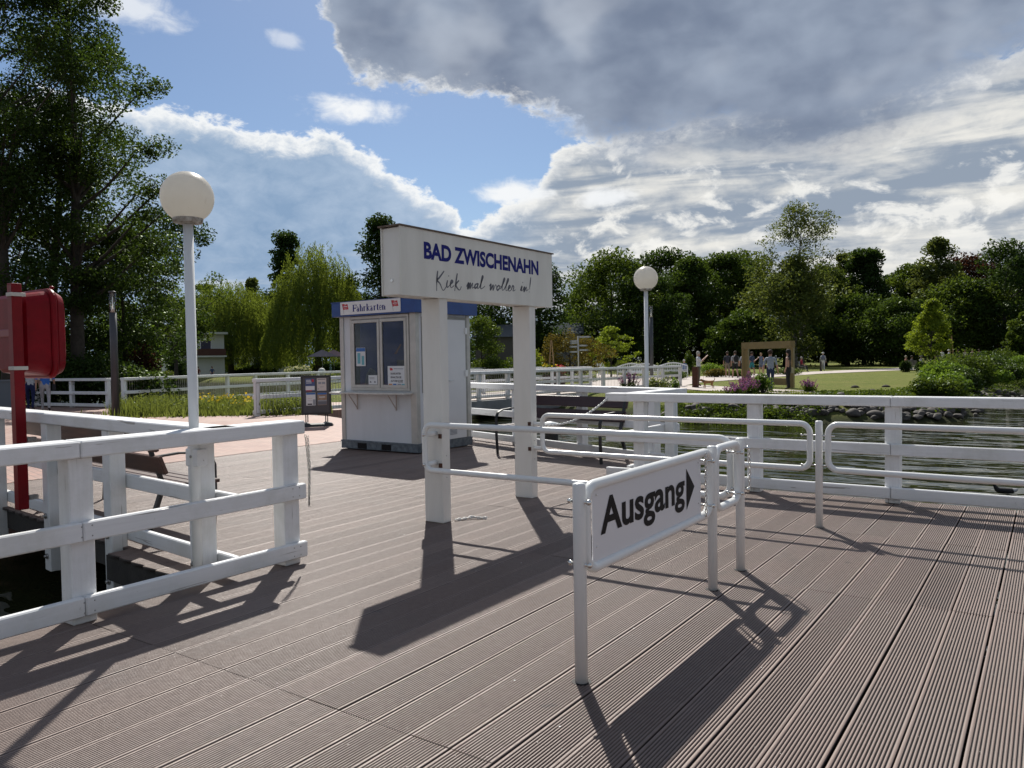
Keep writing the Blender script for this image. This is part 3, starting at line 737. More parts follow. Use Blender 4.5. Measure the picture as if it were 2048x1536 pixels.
mb = MB(); mb.prism([(-9.56, 1.10), (-9.50, 1.30), (-9.42, 1.40), (-9.33, 1.37), (-9.24, 1.30), (-9.2, 1.28), (-9.2, 1.1)], (0, KY0+.0085, 0), (1, 0, 0), (0, 0, 1), .001); mb.build('crumpled_sheet', mat('grey_sheet', (.12, .12, .14), .6, base2=(.02, .02, .03), vscale=14), win)
mb = MB(); mb.prism([(-8.86, 1.62), (-8.72, 1.78), (-8.69, 1.78), (-8.80, 1.62)], (0, KY0+.0045, 0), (1, 0, 0), (0, 0, 1), .0005); mb.build('orange_card', mat('dim_orange', (.16, .06, .04), .7), win)
mb = MB(); mb.box(-8.80, -8.60, KY0+.003, KY0+.004, 1.42, 1.52); mb.build('cup_row', mat('dim_beige', (.10, .08, .075), .7, base2=(.03, .025, .03), vscale=25), win)
mb = MB(); mb.box(-10.16, -8.46, KY0-.24, KY0-.0, .965, .992); ct = mb.build('counter', mat('counter_white', (.62, .61, .58), .4, base2=(.5, .46, .4), vscale=6), kk, bevel=.004)
for x in (-9.72, -8.82):
    mb = MB(); mb.box(x-.008, x+.008, KY0-.012, KY0, .70, .965); mb.beam((x, KY0-.012, .72), (x, KY0-.2, .955), .012, .012); mb.ball((x, KY0-.014, .705), .012, (1, 1, 1), 8, 6)
    mb.build('bracket', mat('old_beige_bracket', (.42, .36, .32), .6), ct)
# notices in the window
def plate(x0, x1, z0, z1, y, m_, parent, nm): 
    mb = MB(); mb.box(x0, x1, y-.0015, y, z0, z1); return mb.build(nm, m_, parent)
n1 = plate(-9.72, -9.50, 1.43, 1.74, KY0-.0075, PAPER, win, 'notice')
plate(-9.715, -9.505, 1.675, 1.735, KY0-.0095, PBLUE, n1, 'notice_header'); plate(-9.69, -9.62, 1.47, 1.65, KY0-.0095, PTEAL, n1, 'notice_map'); plate(-9.59, -9.53, 1.45, 1.60, KY0-.0095, PTEAL, n1, 'notice_map')
n2 = plate(-9.44, -9.235, 1.12, 1.275, KY0-.0075, PAPER, win, 'notice')
mb = MB(); o2 = (0, KY0-.0096, 0)
for z in (1.235, 1.215): stroke(mb, [(-9.42, z), (-9.30, z)], .006, o2, (1, 0, 0), (0, 0, 1), False)
for x in (-9.39, -9.29): mb.prism([(x-.02, 1.15), (x+.02, 1.15), (x+.005, 1.18), (x-.015, 1.175)], o2, (1, 0, 0), (0, 0, 1), .0005)
mb.build('notice_print', GREY, n2)
n3 = plate(-8.985, -8.60, 1.10, 1.425, KY0-.018, PAPER, win, 'notice')
for s_, z, w_ in (('FAHRKARTEN', 1.283, .225), ('ERHALTEN SIE', 1.223, .235), ('AUF DEM SCHIFF', 1.163, .27)):
    lettering('notice_text', s_, 1., (-8.92, KY0-.0202, z), (1, 0, 0), (0, 0, 1), BLACK, n3, width=w_, height=.034, bold=.02)
mb = MB(); stroke(mb, [(-8.76, 1.157), (-8.65, 1.157)], .005, (0, KY0-.0202, 0), (1, 0, 0), (0, 0, 1), False); mb.build('underline', BLACK, n3)
for x, m_ in ((-8.965, PORANGE), (-8.87, PBLUE), (-8.77, PGREY), (-8.68, PTEAL)): plate(x, x+.075, 1.105, 1.135, KY0-.0202, m_, n3, 'notice_logo')
mb = MB(); mb.prism([(0, .06), (.06, .055), (.07, .02), (.012, .015)], (-8.94, KY0-.0202, 1.335), (1, 0, 0), (0, 0, 1), .0005); mb.build('notice_flag', PRED, n3)
mb = MB(); stroke(mb, [(-8.85, 1.38), (-8.64, 1.378)], .012, (0, KY0-.0202, 0), (1, 0, 0), (0, 0, 1), False); mb.build('notice_line', PGREY, n3)
# side: window strip, door
mb = MB(); sx_ = KX1-.02
mb.box(sx_, sx_+.016, 9.56, 10.05, .98, 2.22); sw = mb.build('side_window', ALUD, kk, bevel=.003)
mb = MB(); mb.box(sx_+.017, sx_+.021, 9.60, 10.0, 1.05, 2.17); mb.build('pane', GLASSD, sw)
mb = MB(); mb.box(sx_, sx_+.03, 10.1, 10.72, .165, 2.235); df_ = mb.build('door_frame', ALUD, kk, bevel=.003)
mb = MB(); mb.box(sx_+.031, sx_+.045, 10.11, 10.655, .17, 2.19); dr = mb.build('door', mat('door_white', (.66, .67, .68), .4, var=.04), kk, bevel=.004)
for z in (1.95, 1.22):
    mb = MB(); mb.box(sx_+.046, sx_+.075, 10.62, 10.68, z, z+.11); mb.build('hinge', WHITEM, dr, bevel=.004)
mb = MB(); mb.tube([(sx_+.05, 10.17, 1.16), (sx_+.085, 10.17, 1.16), (sx_+.085, 10.27, 1.16)], .009, 8); mb.build('handle', WHITEM, dr)
mb = MB()
for i in range(6): mb.box(sx_+.046, sx_+.05, 10.2, 10.38, .245+i*.022, .257+i*.022)
mb.build('vent_grille', PGREY, dr)

# ------------------------------------------------------------------ benches
def bench(label, loc, rz, L, sup, slat, boards=2):
    t = thing('park_bench', label, 'bench', loc, rz)      # faces local -Y; x along the bench
    for i in range(4):
        mb = MB(); y = -.05-.105*i; mb.box(-L/2, L/2, y-.045, y+.045, .43, .462); mb.build('seat_slat', slat, t, local=True, bevel=.006)
    for i in range(boards):
        mb = MB(); z0 = .56+i*.20; y = .075+i*.075
        mat_ = Matrix.Translation((0, y, z0)) @ Matrix.Rotation(R(-20), 4, 'X')
        mb.box(-L/2, L/2, -.018, .018, 0, .165, mat=mat_); mb.build('backrest_board', slat, t, local=True, bevel=.006)
    for x in sup:
        mb = MB()
        mb.beam((x, -.40, .42), (x, .05, .42), .05, .03)
        mb.beam((x, .20, 0), (x, .04, .45), .05, .035); mb.beam((x, .04, .44), (x, .20, .93), .05, .03, up=(0, -1, 0))
        mb.build('bracket', BLACKM, t, local=True, bevel=.004)
    for x in (sup[0], sup[-1]):
        mb = MB()
        pts = [(x, .12, .70), (x, -.1, .715), (x, -.30, .70), (x, -.40, .66), (x, -.44, .58), (x, -.44, .3), (x, -.42, 0.0)]
        for a, b in zip(pts[:-1], pts[1:]): mb.beam(a, b, .05, .018, up=(0, 1, .3))
        mb.build('armrest', BLACKM, t, local=True, bevel=.003)
    return t
bench('brown slatted bench seen from behind, beyond the left railings', (-7.9, 4.05, 0), R(180-6), 3.3, (-1.50, .95), TEAK)
bench('dark red-brown bench facing the viewer behind the sign pillars', (-6.18, 10.30, 0), R(-9), 2.15, (-1.03, 1.03), WINE)

# ------------------------------------------------------------------ globe lamps
def globe_lamp(label, x, y, zc, r=.20, z0=-.7, pr=.033, spot=None):
    t = thing('globe_lamp', label, 'lamp', (x, y, z0), group=None)
    mb = MB(); mb.tube([(x, y, z0), (x, y, zc-r*.93)], pr, 20); mb.build('pole', WHITEM, t)
    mb = MB(); mb.lathe([(pr, 0), (.095, .012), (.10, .04), (.09, .05)], (x, y, zc-r-.01), 24); mb.build('collar', mat('collar', (.5, .49, .46), .6, base2=(.2, .17, .13), vscale=25), t)
    g = MB(); g.ball((x, y, zc), r, (1, 1, 1), 40, 24); g.build('globe', GLOBE, t)
    return t
globe_lamp('nearer white globe lamp on a pole behind the left railings', -4.858, 3.155, 2.640, .174)
globe_lamp('farther white globe lamp on a pole beyond the lake railing', -5.56, 11.97, 2.81, .20)

# ------------------------------------------------------------------ lifebuoy cabinet
rp = thing('red_post', 'red steel post standing against the left cross railing', 'post', (-7.95, 3.35, .17))
mb = MB(); mb.box(-7.985, -7.895, 3.31, 3.40, .17, 2.27); mb.build('shaft', REDS, rp, bevel=.004)
mb = MB(); mb.box(-7.985, -7.895, 3.31, 3.40, 2.27, 2.28); mb.build('cap', REDS, rp, bevel=.004)
for z in (.25, .8): mb = MB(); mb.box(-7.98, -7.91, 3.411, 3.49, z, z+.04); mb.build('mount', BOLT, rp)
cb = thing('lifebuoy_cabinet', 'red plastic lifebuoy cabinet seen from its back, clamped to the red post', 'lifebuoy box', (-7.9, 3.5, 1.4))
def rr(w, h, r, n=6):
    P = []
    for cx_, cz_, a0 in ((w-r, h-r, 0), (-w+r, h-r, 90), (-w+r, -h+r, 180), (w-r, -h+r, 270)):
        for i in range(n+1): a = R(a0+90*i/n); P.append((cx_+r*math.cos(a), cz_+r*math.sin(a)))
    return P
def loft(mb, secs, mi=0):
    """secs: list of (y, w, h, r, dz)"""
    vs = []; n = None
    for (y, w, h, r, dz) in secs:
        P = rr(w, h, r); n = len(P)
        vs += [(a*.94-8.27, y, b+1.825+dz) for a, b in P]
    fs = [tuple(range(n))]
    for i in range(len(secs)-1):
        for k in range(n):
            l = (k+1) % n; fs.append((i*n+k, (i+1)*n+k, (i+1)*n+l, i*n+l))
    fs.append(tuple(reversed(range((len(secs)-1)*n, len(secs)*n))))
    mb.add(vs, fs, mi, False)
mb = MB(); loft(mb, [(3.43, .30, .34, .10, 0), (3.46, .335, .375, .12, 0), (3.60, .36, .40, .12, 0), (3.66, .365, .41, .12, 0)]); mb.build('back_shell', REDP, cb, bevel=.012)
mb = MB(); loft(mb, [(3.661, .385, .43, .13, 0), (3.70, .395, .44, .14, 0), (3.72, .385, .43, .14, 0)]); mb.build('rim', REDP, cb, bevel=.01)
mb = MB(); loft(mb, [(3.722, .375, .42, .13, 0), (3.80, .34, .385, .13, 0), (3.83, .28, .32, .12, 0)]); mb.build('cover', REDP, cb, bevel=.012)
mb = MB(); mb.ball((-7.95, 3.69, 2.265), .022, (1, 1, .8), 10, 6); mb.build('hinge_knob', REDP, cb)
mb = MB(); mb.box(-8.56, -7.99, 3.418, 3.432, 1.795, 1.87); mb.build('moulded_band', mat('red_moulding', (.2, .003, .01), .4), cb, bevel=.01)  # raised band in a plain red close to the shell's
for z in (2.16, 1.475):
    mb = MB(); mb.box(-7.993, -7.887, 3.302, 3.43, z, z+.035); mb.build('clamp', mat('pale_clamp', (.5, .47, .42), .5), cb, bevel=.003)
mb = MB(); o_ = (0, 3.425, 0)
stroke(mb, [(-8.07, 1.53), (-8.01, 1.66), (-7.98, 1.54), (-8.07, 1.53)], .005, o_, (1, 0, 0), (0, 0, 1), False)
mb.build('scratches', mat('chalk_scratch', (.5, .2, .16), .8), cb)

# ------------------------------------------------------------------ chains
def chain(name, label, pts, link=.026, r=.0032, material=STEEL, cat='chain'):
    P = [Vector(p) for p in pts]; t = thing(name, label, cat, P[0])
    seg = [(b-a).length for a, b in zip(P[:-1], P[1:])]; L = sum(seg); n = max(2, int(L/(link*.74)))
    mb = MB()
    for i in range(n):
        s = (i+.5)/n*L; k = 0
        while k < len(seg)-1 and s > seg[k]: s -= seg[k]; k += 1
        p = P[k].lerp(P[k+1], s/seg[k]); a = (P[k+1]-P[k]).normalized()
        u = a.orthogonal().normalized(); v = a.cross(u); ang = (i % 2)*math.pi/2+.4; w = u*math.cos(ang)+v*math.sin(ang)
        ring = [p+a*(link/2-link*.25)*(1 if math.cos(q) >= 0 else -1)*1.0+a*math.cos(q)*link*.25+w*math.sin(q)*link*.25 for q in [2*math.pi*j/8 for j in range(8)]]
        mb.tube(ring, r, 5, closed=True)
    mb.build('links', material, t)
    return t
def sag(a, b, dip, n=12):
    a, b = Vector(a), Vector(b)
    return [a.lerp(b, i/n)-Vector((0, 0, dip*4*(i/n)*(1-i/n))) for i in range(n+1)]
chain('chain', 'pale link chain sagging from the lake railing to the farther sign pillar', sag((-4.47, 8.47, 1.0), (-4.70, 7.11, .80), .13, 14), .040, .006, mat('pale_chain', (.6, .6, .58), .4))
chain('chain', 'thin dark chain hanging from the end post of the near left railing', [(-4.61, 3.915, .96), (-4.60, 3.93, .7), (-4.61, 3.935, .42), (-4.60, 3.945, .7), (-4.60, 3.93, .95)], .026, .0022, BOLT)
chain('chain', 'short chain lying on the deck at the foot of the nearer sign pillar', [(-4.58, 5.64, .012), (-4.54, 5.72, .012), (-4.50, 5.80, .02), (-4.44, 5.83, .012), (-4.38, 5.86, .012)], .036, .006, mat('pale_chain_b', (.6, .6, .58), .4))
chain('chain', 'short chain hanging inside the right end of the exit barrier', [(XA+.03, 4.63, .90), (XA+.03, 4.625, .7), (XA+.03, 4.63, .51)], .028, .0035, STEEL)
chain('chain', 'small chain hanging from the post behind the exit panel', [(XA+.05, 5.40, .86), (XA+.055, 5.405, .7), (XA+.05, 5.40, .56)], .028, .0035, STEEL)
# ------------------------------------------------------------------ ground, paving, water
WATER_Z = -.72
PARK = [G(x, y, -.6).xy for x, y in ((1960, 815), (1900, 835), (1700, 842), (1500, 841), (1340, 838))]
shore = [Vector((4., 150.)), Vector((1.5, 80.)), Vector((-.6, 58.)), Vector((-1.4, 49.)), Vector((-2., 37.))] + [Vector(p) for p in PARK] + \
        [Vector((-13.0, 26.6)), Vector((-17., 27.6)), Vector((-21.5, 27.6)), Vector((-23.5, 25.)), Vector((-22.5, 19.5)), Vector((-20.4, 16.6)), Vector((-16.6, 15.4)), Vector((-14., 14.)), Vector((-12.2, 12.7)), Vector((-12.2, 4.)), Vector((-14., -30.)), Vector((-60., -30.)), Vector((-160, 0)), Vector((-260, 150)), Vector((-200., 400)), Vector((60., 400))]
pond = [Vector((-29.6, 16.6)), Vector((-30.8, 22.5)), Vector((-31.2, 27)), Vector((-37, 33)), Vector((-58, 50)), Vector((-84, 52)), Vector((-74, 38)), Vector((-52, 24)), Vector((-38, 16.4))]
def sdist(P, poly):
    P = np.asarray(P); n = len(poly); A = np.array([p[:] for p in poly])[:, :2]; B = np.roll(A, -1, 0)
    dmin = np.full(len(P), 1e9); ins = np.zeros(len(P), bool)
    for a, b in zip(A, B):
        ab = b-a; t = np.clip(((P-a)@ab)/(ab@ab), 0, 1); q = a+t[:, None]*ab
        dmin = np.minimum(dmin, np.hypot(*(P-q).T))
        c = ((a[1] > P[:, 1]) != (b[1] > P[:, 1])); den = (b[1]-a[1]) or 1e-9
        ins ^= c & (P[:, 0] < (b[0]-a[0])*(P[:, 1]-a[1])/den+a[0])
    return np.where(ins, dmin, -dmin)
def wob(x, y): return .35*np.sin(x*1.7+y*.9)+.25*np.sin(x*.6-y*1.9+1)+.15*np.sin(3.1*x+2.3*y)
def terr_z(P):
    P = np.atleast_2d(np.asarray(P, float)); s = sdist(P, shore); s2 = sdist(P, pond); s = np.minimum(s, -s2)+.35*wob(P[:, 0], P[:, 1])*np.clip(s/1., .3, 1)
    z = np.where(s > 2.2, 0., np.where(s > -.3, -.72*(1-np.clip((s+.3)/2.5, 0, 1))**1.5, -.72+np.clip(s+.3, -3, 0)*.5))
    return z-.012+.012*np.sin(P[:, 0]*.9)*np.sin(P[:, 1]*.7)
def build_terrain():
    nr, na = 190, 420
    rr_ = 7*(700/7.)**(np.linspace(0, 1, nr)); aa = np.radians(np.linspace(55, 200, na))
    X = rr_[:, None]*np.cos(aa); Y = rr_[:, None]*np.sin(aa); P = np.column_stack([X.ravel(), Y.ravel()])
    z = terr_z(P)
    V = np.column_stack([P, z]); i = np.arange(nr-1)[:, None]*na+np.arange(na-1)[None, :]
    i = i.ravel(); Fq = np.column_stack([i, i+1, i+na+1, i+na])[:, ::-1]
    m_ = bpy.data.materials.new('park_lawn'); m_.use_nodes = True; t = NT(m_.node_tree); p = t.n['Principled BSDF']; p.inputs['Roughness'].default_value = .95; p.inputs['Specular IOR Level'].default_value = .05
    tc = t.new('ShaderNodeTexCoord'); sp = t.new('ShaderNodeSeparateXYZ'); t.link(tc.outputs['Object'], sp.inputs[0])
    n1 = t.noise(tc.outputs['Object'], .25, 6, .65); n2 = t.noise(tc.outputs['Object'], 3.5, 6, .7); n3 = t.noise(tc.outputs['Object'], 30, 4, .7)
    c = t.mix(t.mapr(n1, .35, .65), (.075, .12, .02), (.15, .175, .038)); c = t.mix(t.mapr(n2, .38, .66), c, (.21, .20, .07)); c = t.mix(t.mapr(t.noise(tc.outputs['Object'], .9, 4, .6), .55, .72, 0, .7), c, (.20, .175, .075))
    c = t.mix(t.mapr(n3, .4, .8, 0, .6), c, (.055, .085, .02))
    c = t.mix(t.mapr(sp.outputs[2], -.25, -.6), c, (.038, .042, .022))
    t.link(c, p.inputs['Base Color'])
    b = t.new('ShaderNodeBump'); b.inputs['Strength'].default_value = .9; b.inputs['Distance'].default_value = .06
    t.link(n3, b.inputs['Height']); t.link(b.outputs[0], p.inputs['Normal'])
    o = np_mesh('lawn', V, Fq, m_); tag(o, kind='structure')
    o.data.polygons.foreach_set('use_smooth', [True]*len(o.data.polygons))
build_terrain()
def build_water():
    m_ = bpy.data.materials.new('lake_water'); m_.use_nodes = True; t = NT(m_.node_tree); p = t.n['Principled BSDF']
    p.inputs['Base Color'].default_value = (.018, .020, .008, 1); p.inputs['Roughness'].default_value = .03; p.inputs['IOR'].default_value = 1.33
    tc = t.new('ShaderNodeTexCoord')
    mp = t.new('ShaderNodeMapping'); mp.inputs['Rotation'].default_value = (0, 0, R(-34)); mp.inputs['Scale'].default_value = (.5, 1.5, 1); t.link(tc.outputs['Object'], mp.inputs[0])
    h = t.math('ADD', t.noise(mp.outputs[0], 1.3, 0, .4, .4), t.math('MULTIPLY', t.noise(mp.outputs[0], 3.6, 1, .4, .4), .26))
    b = t.new('ShaderNodeBump'); b.inputs['Strength'].default_value = 1.; b.inputs['Distance'].default_value = .055
    t.link(h, b.inputs['Height']); t.link(b.outputs[0], p.inputs['Normal'])
    mb = MB(); S = 2500
    mb.add([(-S, -S, WATER_Z), (S, -S, WATER_Z), (S, S, WATER_Z), (-S, S, WATER_Z)], [(0, 1, 2, 3)])
    tag(mb.build('water', m_), kind='structure')
build_water()
def flatpoly(name, pts, z, m_, kind='structure', thick=None):
    bm = bmesh.new(); vs = [bm.verts.new((p[0], p[1], z)) for p in pts]; f = bm.faces.new(vs)
    if f.normal.z < 0: f.normal_flip()
    bm.normal_update()
    if f.normal.z < 0: f.normal_flip()
    if thick:
        r = bmesh.ops.extrude_face_region(bm, geom=[f])
        for v in r['geom']:
            if isinstance(v, bmesh.types.BMVert): v.co.z += 0
        for v in vs: v.co.z -= thick
        bmesh.ops.recalc_face_normals(bm, faces=bm.faces)
    bmesh.ops.triangulate(bm, faces=[f_ for f_ in bm.faces if len(f_.verts) > 4])
    me = bpy.data.meshes.new(name); bm.to_mesh(me); bm.free(); me.materials.append(m_)
    o = bpy.data.objects.new(name, me); COL.objects.link(o); reg(o)
    if kind: o['kind'] = kind
    return o
def brick_mat():
    m_ = bpy.data.materials.new('red_paving'); m_.use_nodes = True; t = NT(m_.node_tree); p = t.n['Principled BSDF']; p.inputs['Roughness'].default_value = .7
    tc = t.new('ShaderNodeTexCoord'); mp = t.new('ShaderNodeMapping'); mp.inputs['Rotation'].default_value = (0, 0, R(12)); t.link(tc.outputs['Object'], mp.inputs[0])
    b = t.new('ShaderNodeTexBrick'); t.link(mp.outputs[0], b.inputs[0]); b.inputs['Scale'].default_value = 1
    b.inputs['Brick Width'].default_value = .2; b.inputs['Row Height'].default_value = .1; b.inputs['Mortar Size'].default_value = .006
    b.inputs['Color1'].default_value = (.34, .19, .15, 1); b.inputs['Color2'].default_value = (.25, .14, .115, 1); b.inputs['Mortar'].default_value = (.12, .09, .08, 1)
    n = t.noise(tc.outputs['Object'], .8, 5, .6)
    c = t.mix(t.mapr(n, .35, .7, 0, .6), b.outputs[0], (.33, .24, .2)); t.link(c, p.inputs['Base Color'])
    bu = t.new('ShaderNodeBump'); bu.inputs['Strength'].default_value = .6; bu.inputs['Distance'].default_value = .004
    bu.invert = True
    t.link(b.outputs['Fac'], bu.inputs['Height']); t.link(bu.outputs[0], p.inputs['Normal'])
    return m_
BRICK = brick_mat()
GRAVEL = mat('pale_gravel_path', (.44, .385, .35), .85, base2=(.36, .31, .28), vscale=2.5, bump=.5, bscale=30)
NR = [(-18.6, 14.0), (-18.0, 20.), (-17.1, 30.), (-15.7, 37.8)]
flatpoly('paving', [(-11.12, -20), (-11.12, 12.55), (-12.6, 13.2), (-16.6, 14.9), (-18.75, 15.2), (-18.1, 20.), (-21.4, 20.8), (-27.2, 15.6), (-34, 14.5), (-60, 12), (-60, -20)], .006, BRICK, thick=1.4)
flatpoly('path', [(-18.1, 20.02), (-17.2, 30.), (-15.9, 38.), (-20.5, 40.), (-21.5, 30.), (-21.4, 20.82)], .0, GRAVEL, thick=.35)
flatpoly('path', [G(*q).xy for q in ((1170, 781), (1345, 776), (1400, 765), (1500, 757.5), (1640, 747.5), (1800, 740.5), (1850, 738.5), (1850, 735), (1800, 735.7), (1600, 744.5), (1500, 748.5), (1400, 753), (1290, 753), (1195, 747))], .010, GRAVEL)
flatpoly('path', [G(*q).xy for q in ((1345, 776.5), (1400, 781), (1480, 786), (1640, 788), (1665, 783), (1560, 779.5), (1470, 775), (1405, 770.5), (1350, 772))], .014, GRAVEL)

# ------------------------------------------------------------------ vegetation
rs = np.random.RandomState(11)
def leaf_quads(Cn, size, up=.3, aspect=.6, n_rand=None):
    """one diamond-shaped leaf quad per centre"""
    n = len(Cn); s = size*(.6+.8*rs.rand(n))[:, None]
    N = rs.randn(n, 3); N[:, 2] += up*np.sign(N[:, 2]+1e-6); N /= np.linalg.norm(N, axis=1)[:, None]
    A = rs.randn(n, 3); U = np.cross(N, A); U /= np.linalg.norm(U, axis=1)[:, None]; W = np.cross(N, U)
    b = .12*s*N
    V = np.stack([Cn-U*s*.5, Cn+W*s*.5*aspect+b, Cn+U*s*.5, Cn-W*s*.5*aspect+b], 1).reshape(-1, 3)
    return V
def quads_idx(n): return np.arange(n*4).reshape(n, 4)
def ball_pts(n, solid=.6):
    d = rs.randn(n, 3); d /= np.linalg.norm(d, axis=1)[:, None]; r = rs.rand(n)**(1/ (3*solid+.4)); return d*r[:, None]
FOL = dict(
    alder=foliage('alder_leaves', (.014, .028, .008), (.050, .088, .019), .42, .16),
    dark=foliage('dark_leaves', (.013, .026, .009), (.040, .074, .018), .4),
    mid=foliage('mid_green_leaves', (.022, .045, .010), (.075, .115, .022), .45),
    light=foliage('light_green_leaves', (.07, .115, .014), (.17, .23, .03), .55),
    willow=foliage('willow_leaves', (.05, .085, .016), (.13, .175, .04), .5),
    birch=foliage('birch_leaves', (.035, .055, .016), (.10, .13, .04), .45),
    copper=foliage('copper_leaves', (.020, .009, .009), (.055, .022, .018), .35),
    orange=foliage('ochre_leaves', (.05, .048, .012), (.125, .10, .026), .4),
    hedge=foliage('hedge_leaves', (.018, .036, .009), (.058, .098, .020), .4),
    fresh=foliage('fresh_green_leaves', (.05, .10, .016), (.12, .20, .035), .5),
    white=foliage('white_flowers', (.3, .32, .26), (.55, .56, .5), .3),
    purple=foliage('purple_flowers', (.10, .035, .15), (.26, .10, .33), .4),
    yellow=foliage('yellow_flowers', (.5, .32, .02), (.7, .55, .05), .3),
    red=foliage('red_flowers', (.35, .02, .04), (.6, .06, .12), .3),
    grass=foliage('weeds', (.045, .075, .02), (.13, .165, .055), .5))
def prof(kind, t):
    if kind == 'round': return np.sqrt(np.clip(1-(2*t-1)**2, 0, 1))
    if kind == 'egg': return np.sin(np.pi*np.clip(t, 0, 1)**.75)**.7
    if kind == 'cone': return np.clip(1.05-t, 0, 1)**.85*np.clip(t*8, 0, 1)**.5
    if kind == 'column': return (np.clip(t*5, 0, 1)*np.clip((1-t)*2.2, 0, 1))**.6
    if kind == 'open': return np.sqrt(np.clip(1-(2*t-1)**2, 0, 1))*(.75+.25*np.sin(t*14))
    return np.ones_like(t)
def crown_clumps(kind, z0, z1, rx, K, lump=.25, ry=None):
    t = rs.rand(K)**.9; a = rs.rand(K)*2*np.pi; lob = 1+lump*np.sin(a*3+rs.rand()*6+t*5)+lump*.6*np.sin(a*5+9*t)
    r = prof(kind, t)*lob*np.sqrt(.25+.75*rs.rand(K)); ry = ry or rx
    return np.column_stack([r*rx*np.cos(a), r*ry*np.sin(a), z0+(z1-z0)*t])
def make_tree(name, label, cat, loc, h, z0, rx, kind='round', fol='mid', K=60, per=110, leaf=.3, cr=None, trunk_r=.25, bark=None, group=None, lump=.25, droop=0., flat=.65, limbs=None, lean=(0, 0), extra=None, ry=None):
    t = thing(name, label, cat, tuple(loc), 0, group)
    Cc = crown_clumps(kind, z0, h, rx, K, lump, ry); cr = cr or rx*.28
    Cc[:, 0] += lean[0]*(Cc[:, 2]/h); Cc[:, 1] += lean[1]*(Cc[:, 2]/h)
    if extra is not None: Cc = np.vstack([Cc, extra])
    crs = cr*(.6+.8*rs.rand(len(Cc)))
    pts = []
    for c, q in zip(Cc, crs):
        n = int(per*(q/cr)**2); b = ball_pts(n, .8)*np.array([q, q, q*flat]); b[:, 2] -= droop*np.hypot(b[:, 0], b[:, 1])
        pts.append(b+c)
    pts = np.vstack(pts); pts = pts[pts[:, 2] > .05]
    V = leaf_quads(pts, leaf)
    cro = np_mesh('crown', V, quads_idx(len(pts)), FOL[fol], t, local=True)
    if trunk_r:
        mb = MB(); top = min(h*.86, z0+(h-z0)*.72); n = 9; path = []; rad = []
        for i in range(n+1):
            f = i/n; wobx = .03*h*math.sin(f*5+loc[0])*f; path.append((lean[0]*f+wobx*.3, lean[1]*f+.3*.03*h*math.cos(f*4+loc[1])*f, -.1+f*top)); rad.append(trunk_r*(1-.82*f)+(.35*trunk_r if i == 0 else 0))
        mb.tube(path, rad, 9)
        L = limbs if limbs is not None else min(len(Cc), 22)
        for c in Cc[rs.permutation(len(Cc))[:L]]:
            zb = max(.12*h, c[2]-.45*math.hypot(c[0], c[1])-.05*h); f = min(.97, zb/top); k = f*n; i0 = int(min(k, n-1)); p = Vector(path[i0]).lerp(Vector(path[i0+1]), k-i0)
            e = Vector(c); mdl = p.lerp(e, .5)+Vector((0, 0, -.06*(e-p).length)); r0 = trunk_r*(1-.82*f)*.5
            mb.tube([p, mdl, e], [r0, r0*.6, r0*.2+.01], 5, cap=False)
        mb.build('trunk', bark or BARK, t, local=True)
    return t
def px_h(y, dist, x): return HC+((719-.016*(x-1024))-y)*dist/F_

def bush(name, label, loc, w, h, fol, n=2500, leaf=.1, group=None, cat='bush', K=14, dep=None, lump=.3, flowers=None, fn=200, fleaf=None, ztop=True):
    t = thing(name, label, cat, tuple(loc), 0, group)
    dep = dep or w; a = rs.rand(K)*2*np.pi; r = np.sqrt(rs.rand(K))*.62
    Cc = np.column_stack([r*np.cos(a)*w/2, r*np.sin(a)*dep/2, h*(.28+.38*rs.rand(K)*(1-r))]); q = min(w, dep)*.5*.42
    pts = []
    for c in Cc:
        b = ball_pts(n//K, .9)*np.array([q*w/min(w, dep), q*dep/min(w, dep), h*.36]); pts.append(b+c)
    pts = np.vstack(pts); pts = pts[pts[:, 2] > 0.0]
    V = leaf_quads(pts, leaf); np_mesh('foliage', V, quads_idx(len(pts)), FOL[fol], t, local=True)
    mb = MB()
    for c in Cc[:8]: mb.tube([(c[0]*.2, c[1]*.2, 0), tuple(c)], [.03, .01], 5, cap=False)
    mb.build('stems', BARK, t, local=True)
    if flowers:
        i = rs.permutation(len(pts))[:fn]; p = pts[i].copy(); p[:, 2] += leaf*.6; p = p[p[:, 2] > h*.3]
        np_mesh('blossom', leaf_quads(p, fleaf or leaf*1.1, aspect=.9), quads_idx(len(p)), FOL[flowers], t, local=True)
    return t
def spikes(name, label, loc, w, h, n, flower='purple', group=None, leaf=.06):
    """clump of upright flower spikes over leafy stems"""
    t = thing(name, label, 'plant', tuple(loc), 0, group)
    mb = MB(); P = []; L_ = []
    for i in range(n):
        a = rnd.random()*6.28; r = math.sqrt(rnd.random())*w/2; x, y = r*math.cos(a), r*math.sin(a); hh = h*rnd.uniform(.65, 1)*(1-.25*(2*r/w)**2); lx, ly = x*.35, y*.35
        mb.tube([(x*.6, y*.6, 0), (x+lx, y+ly, hh)], [.006, .003], 4, cap=False)
        for k in range(14):
            f = .55+.45*k/14; P.append((x*.6+(x+lx-x*.6)*f+rnd.gauss(0, .018), y*.6+(y+ly-y*.6)*f+rnd.gauss(0, .018), hh*f))
        for k in range(10):
            f = .05+.55*k/10; L_.append((x*.6+(x+lx-x*.6)*f+rnd.gauss(0, .05), y*.6+(y+ly-y*.6)*f+rnd.gauss(0, .05), hh*f))
    mb.build('stems', FOL['fresh'], t, local=True)
    P = np.array(P); L_ = np.array(L_)
    np_mesh('blossom', leaf_quads(P, leaf), quads_idx(len(P)), FOL[flower], t, local=True)
    np_mesh('leaves', leaf_quads(L_, leaf*1.7), quads_idx(len(L_)), FOL['mid'], t, local=True)
    return t

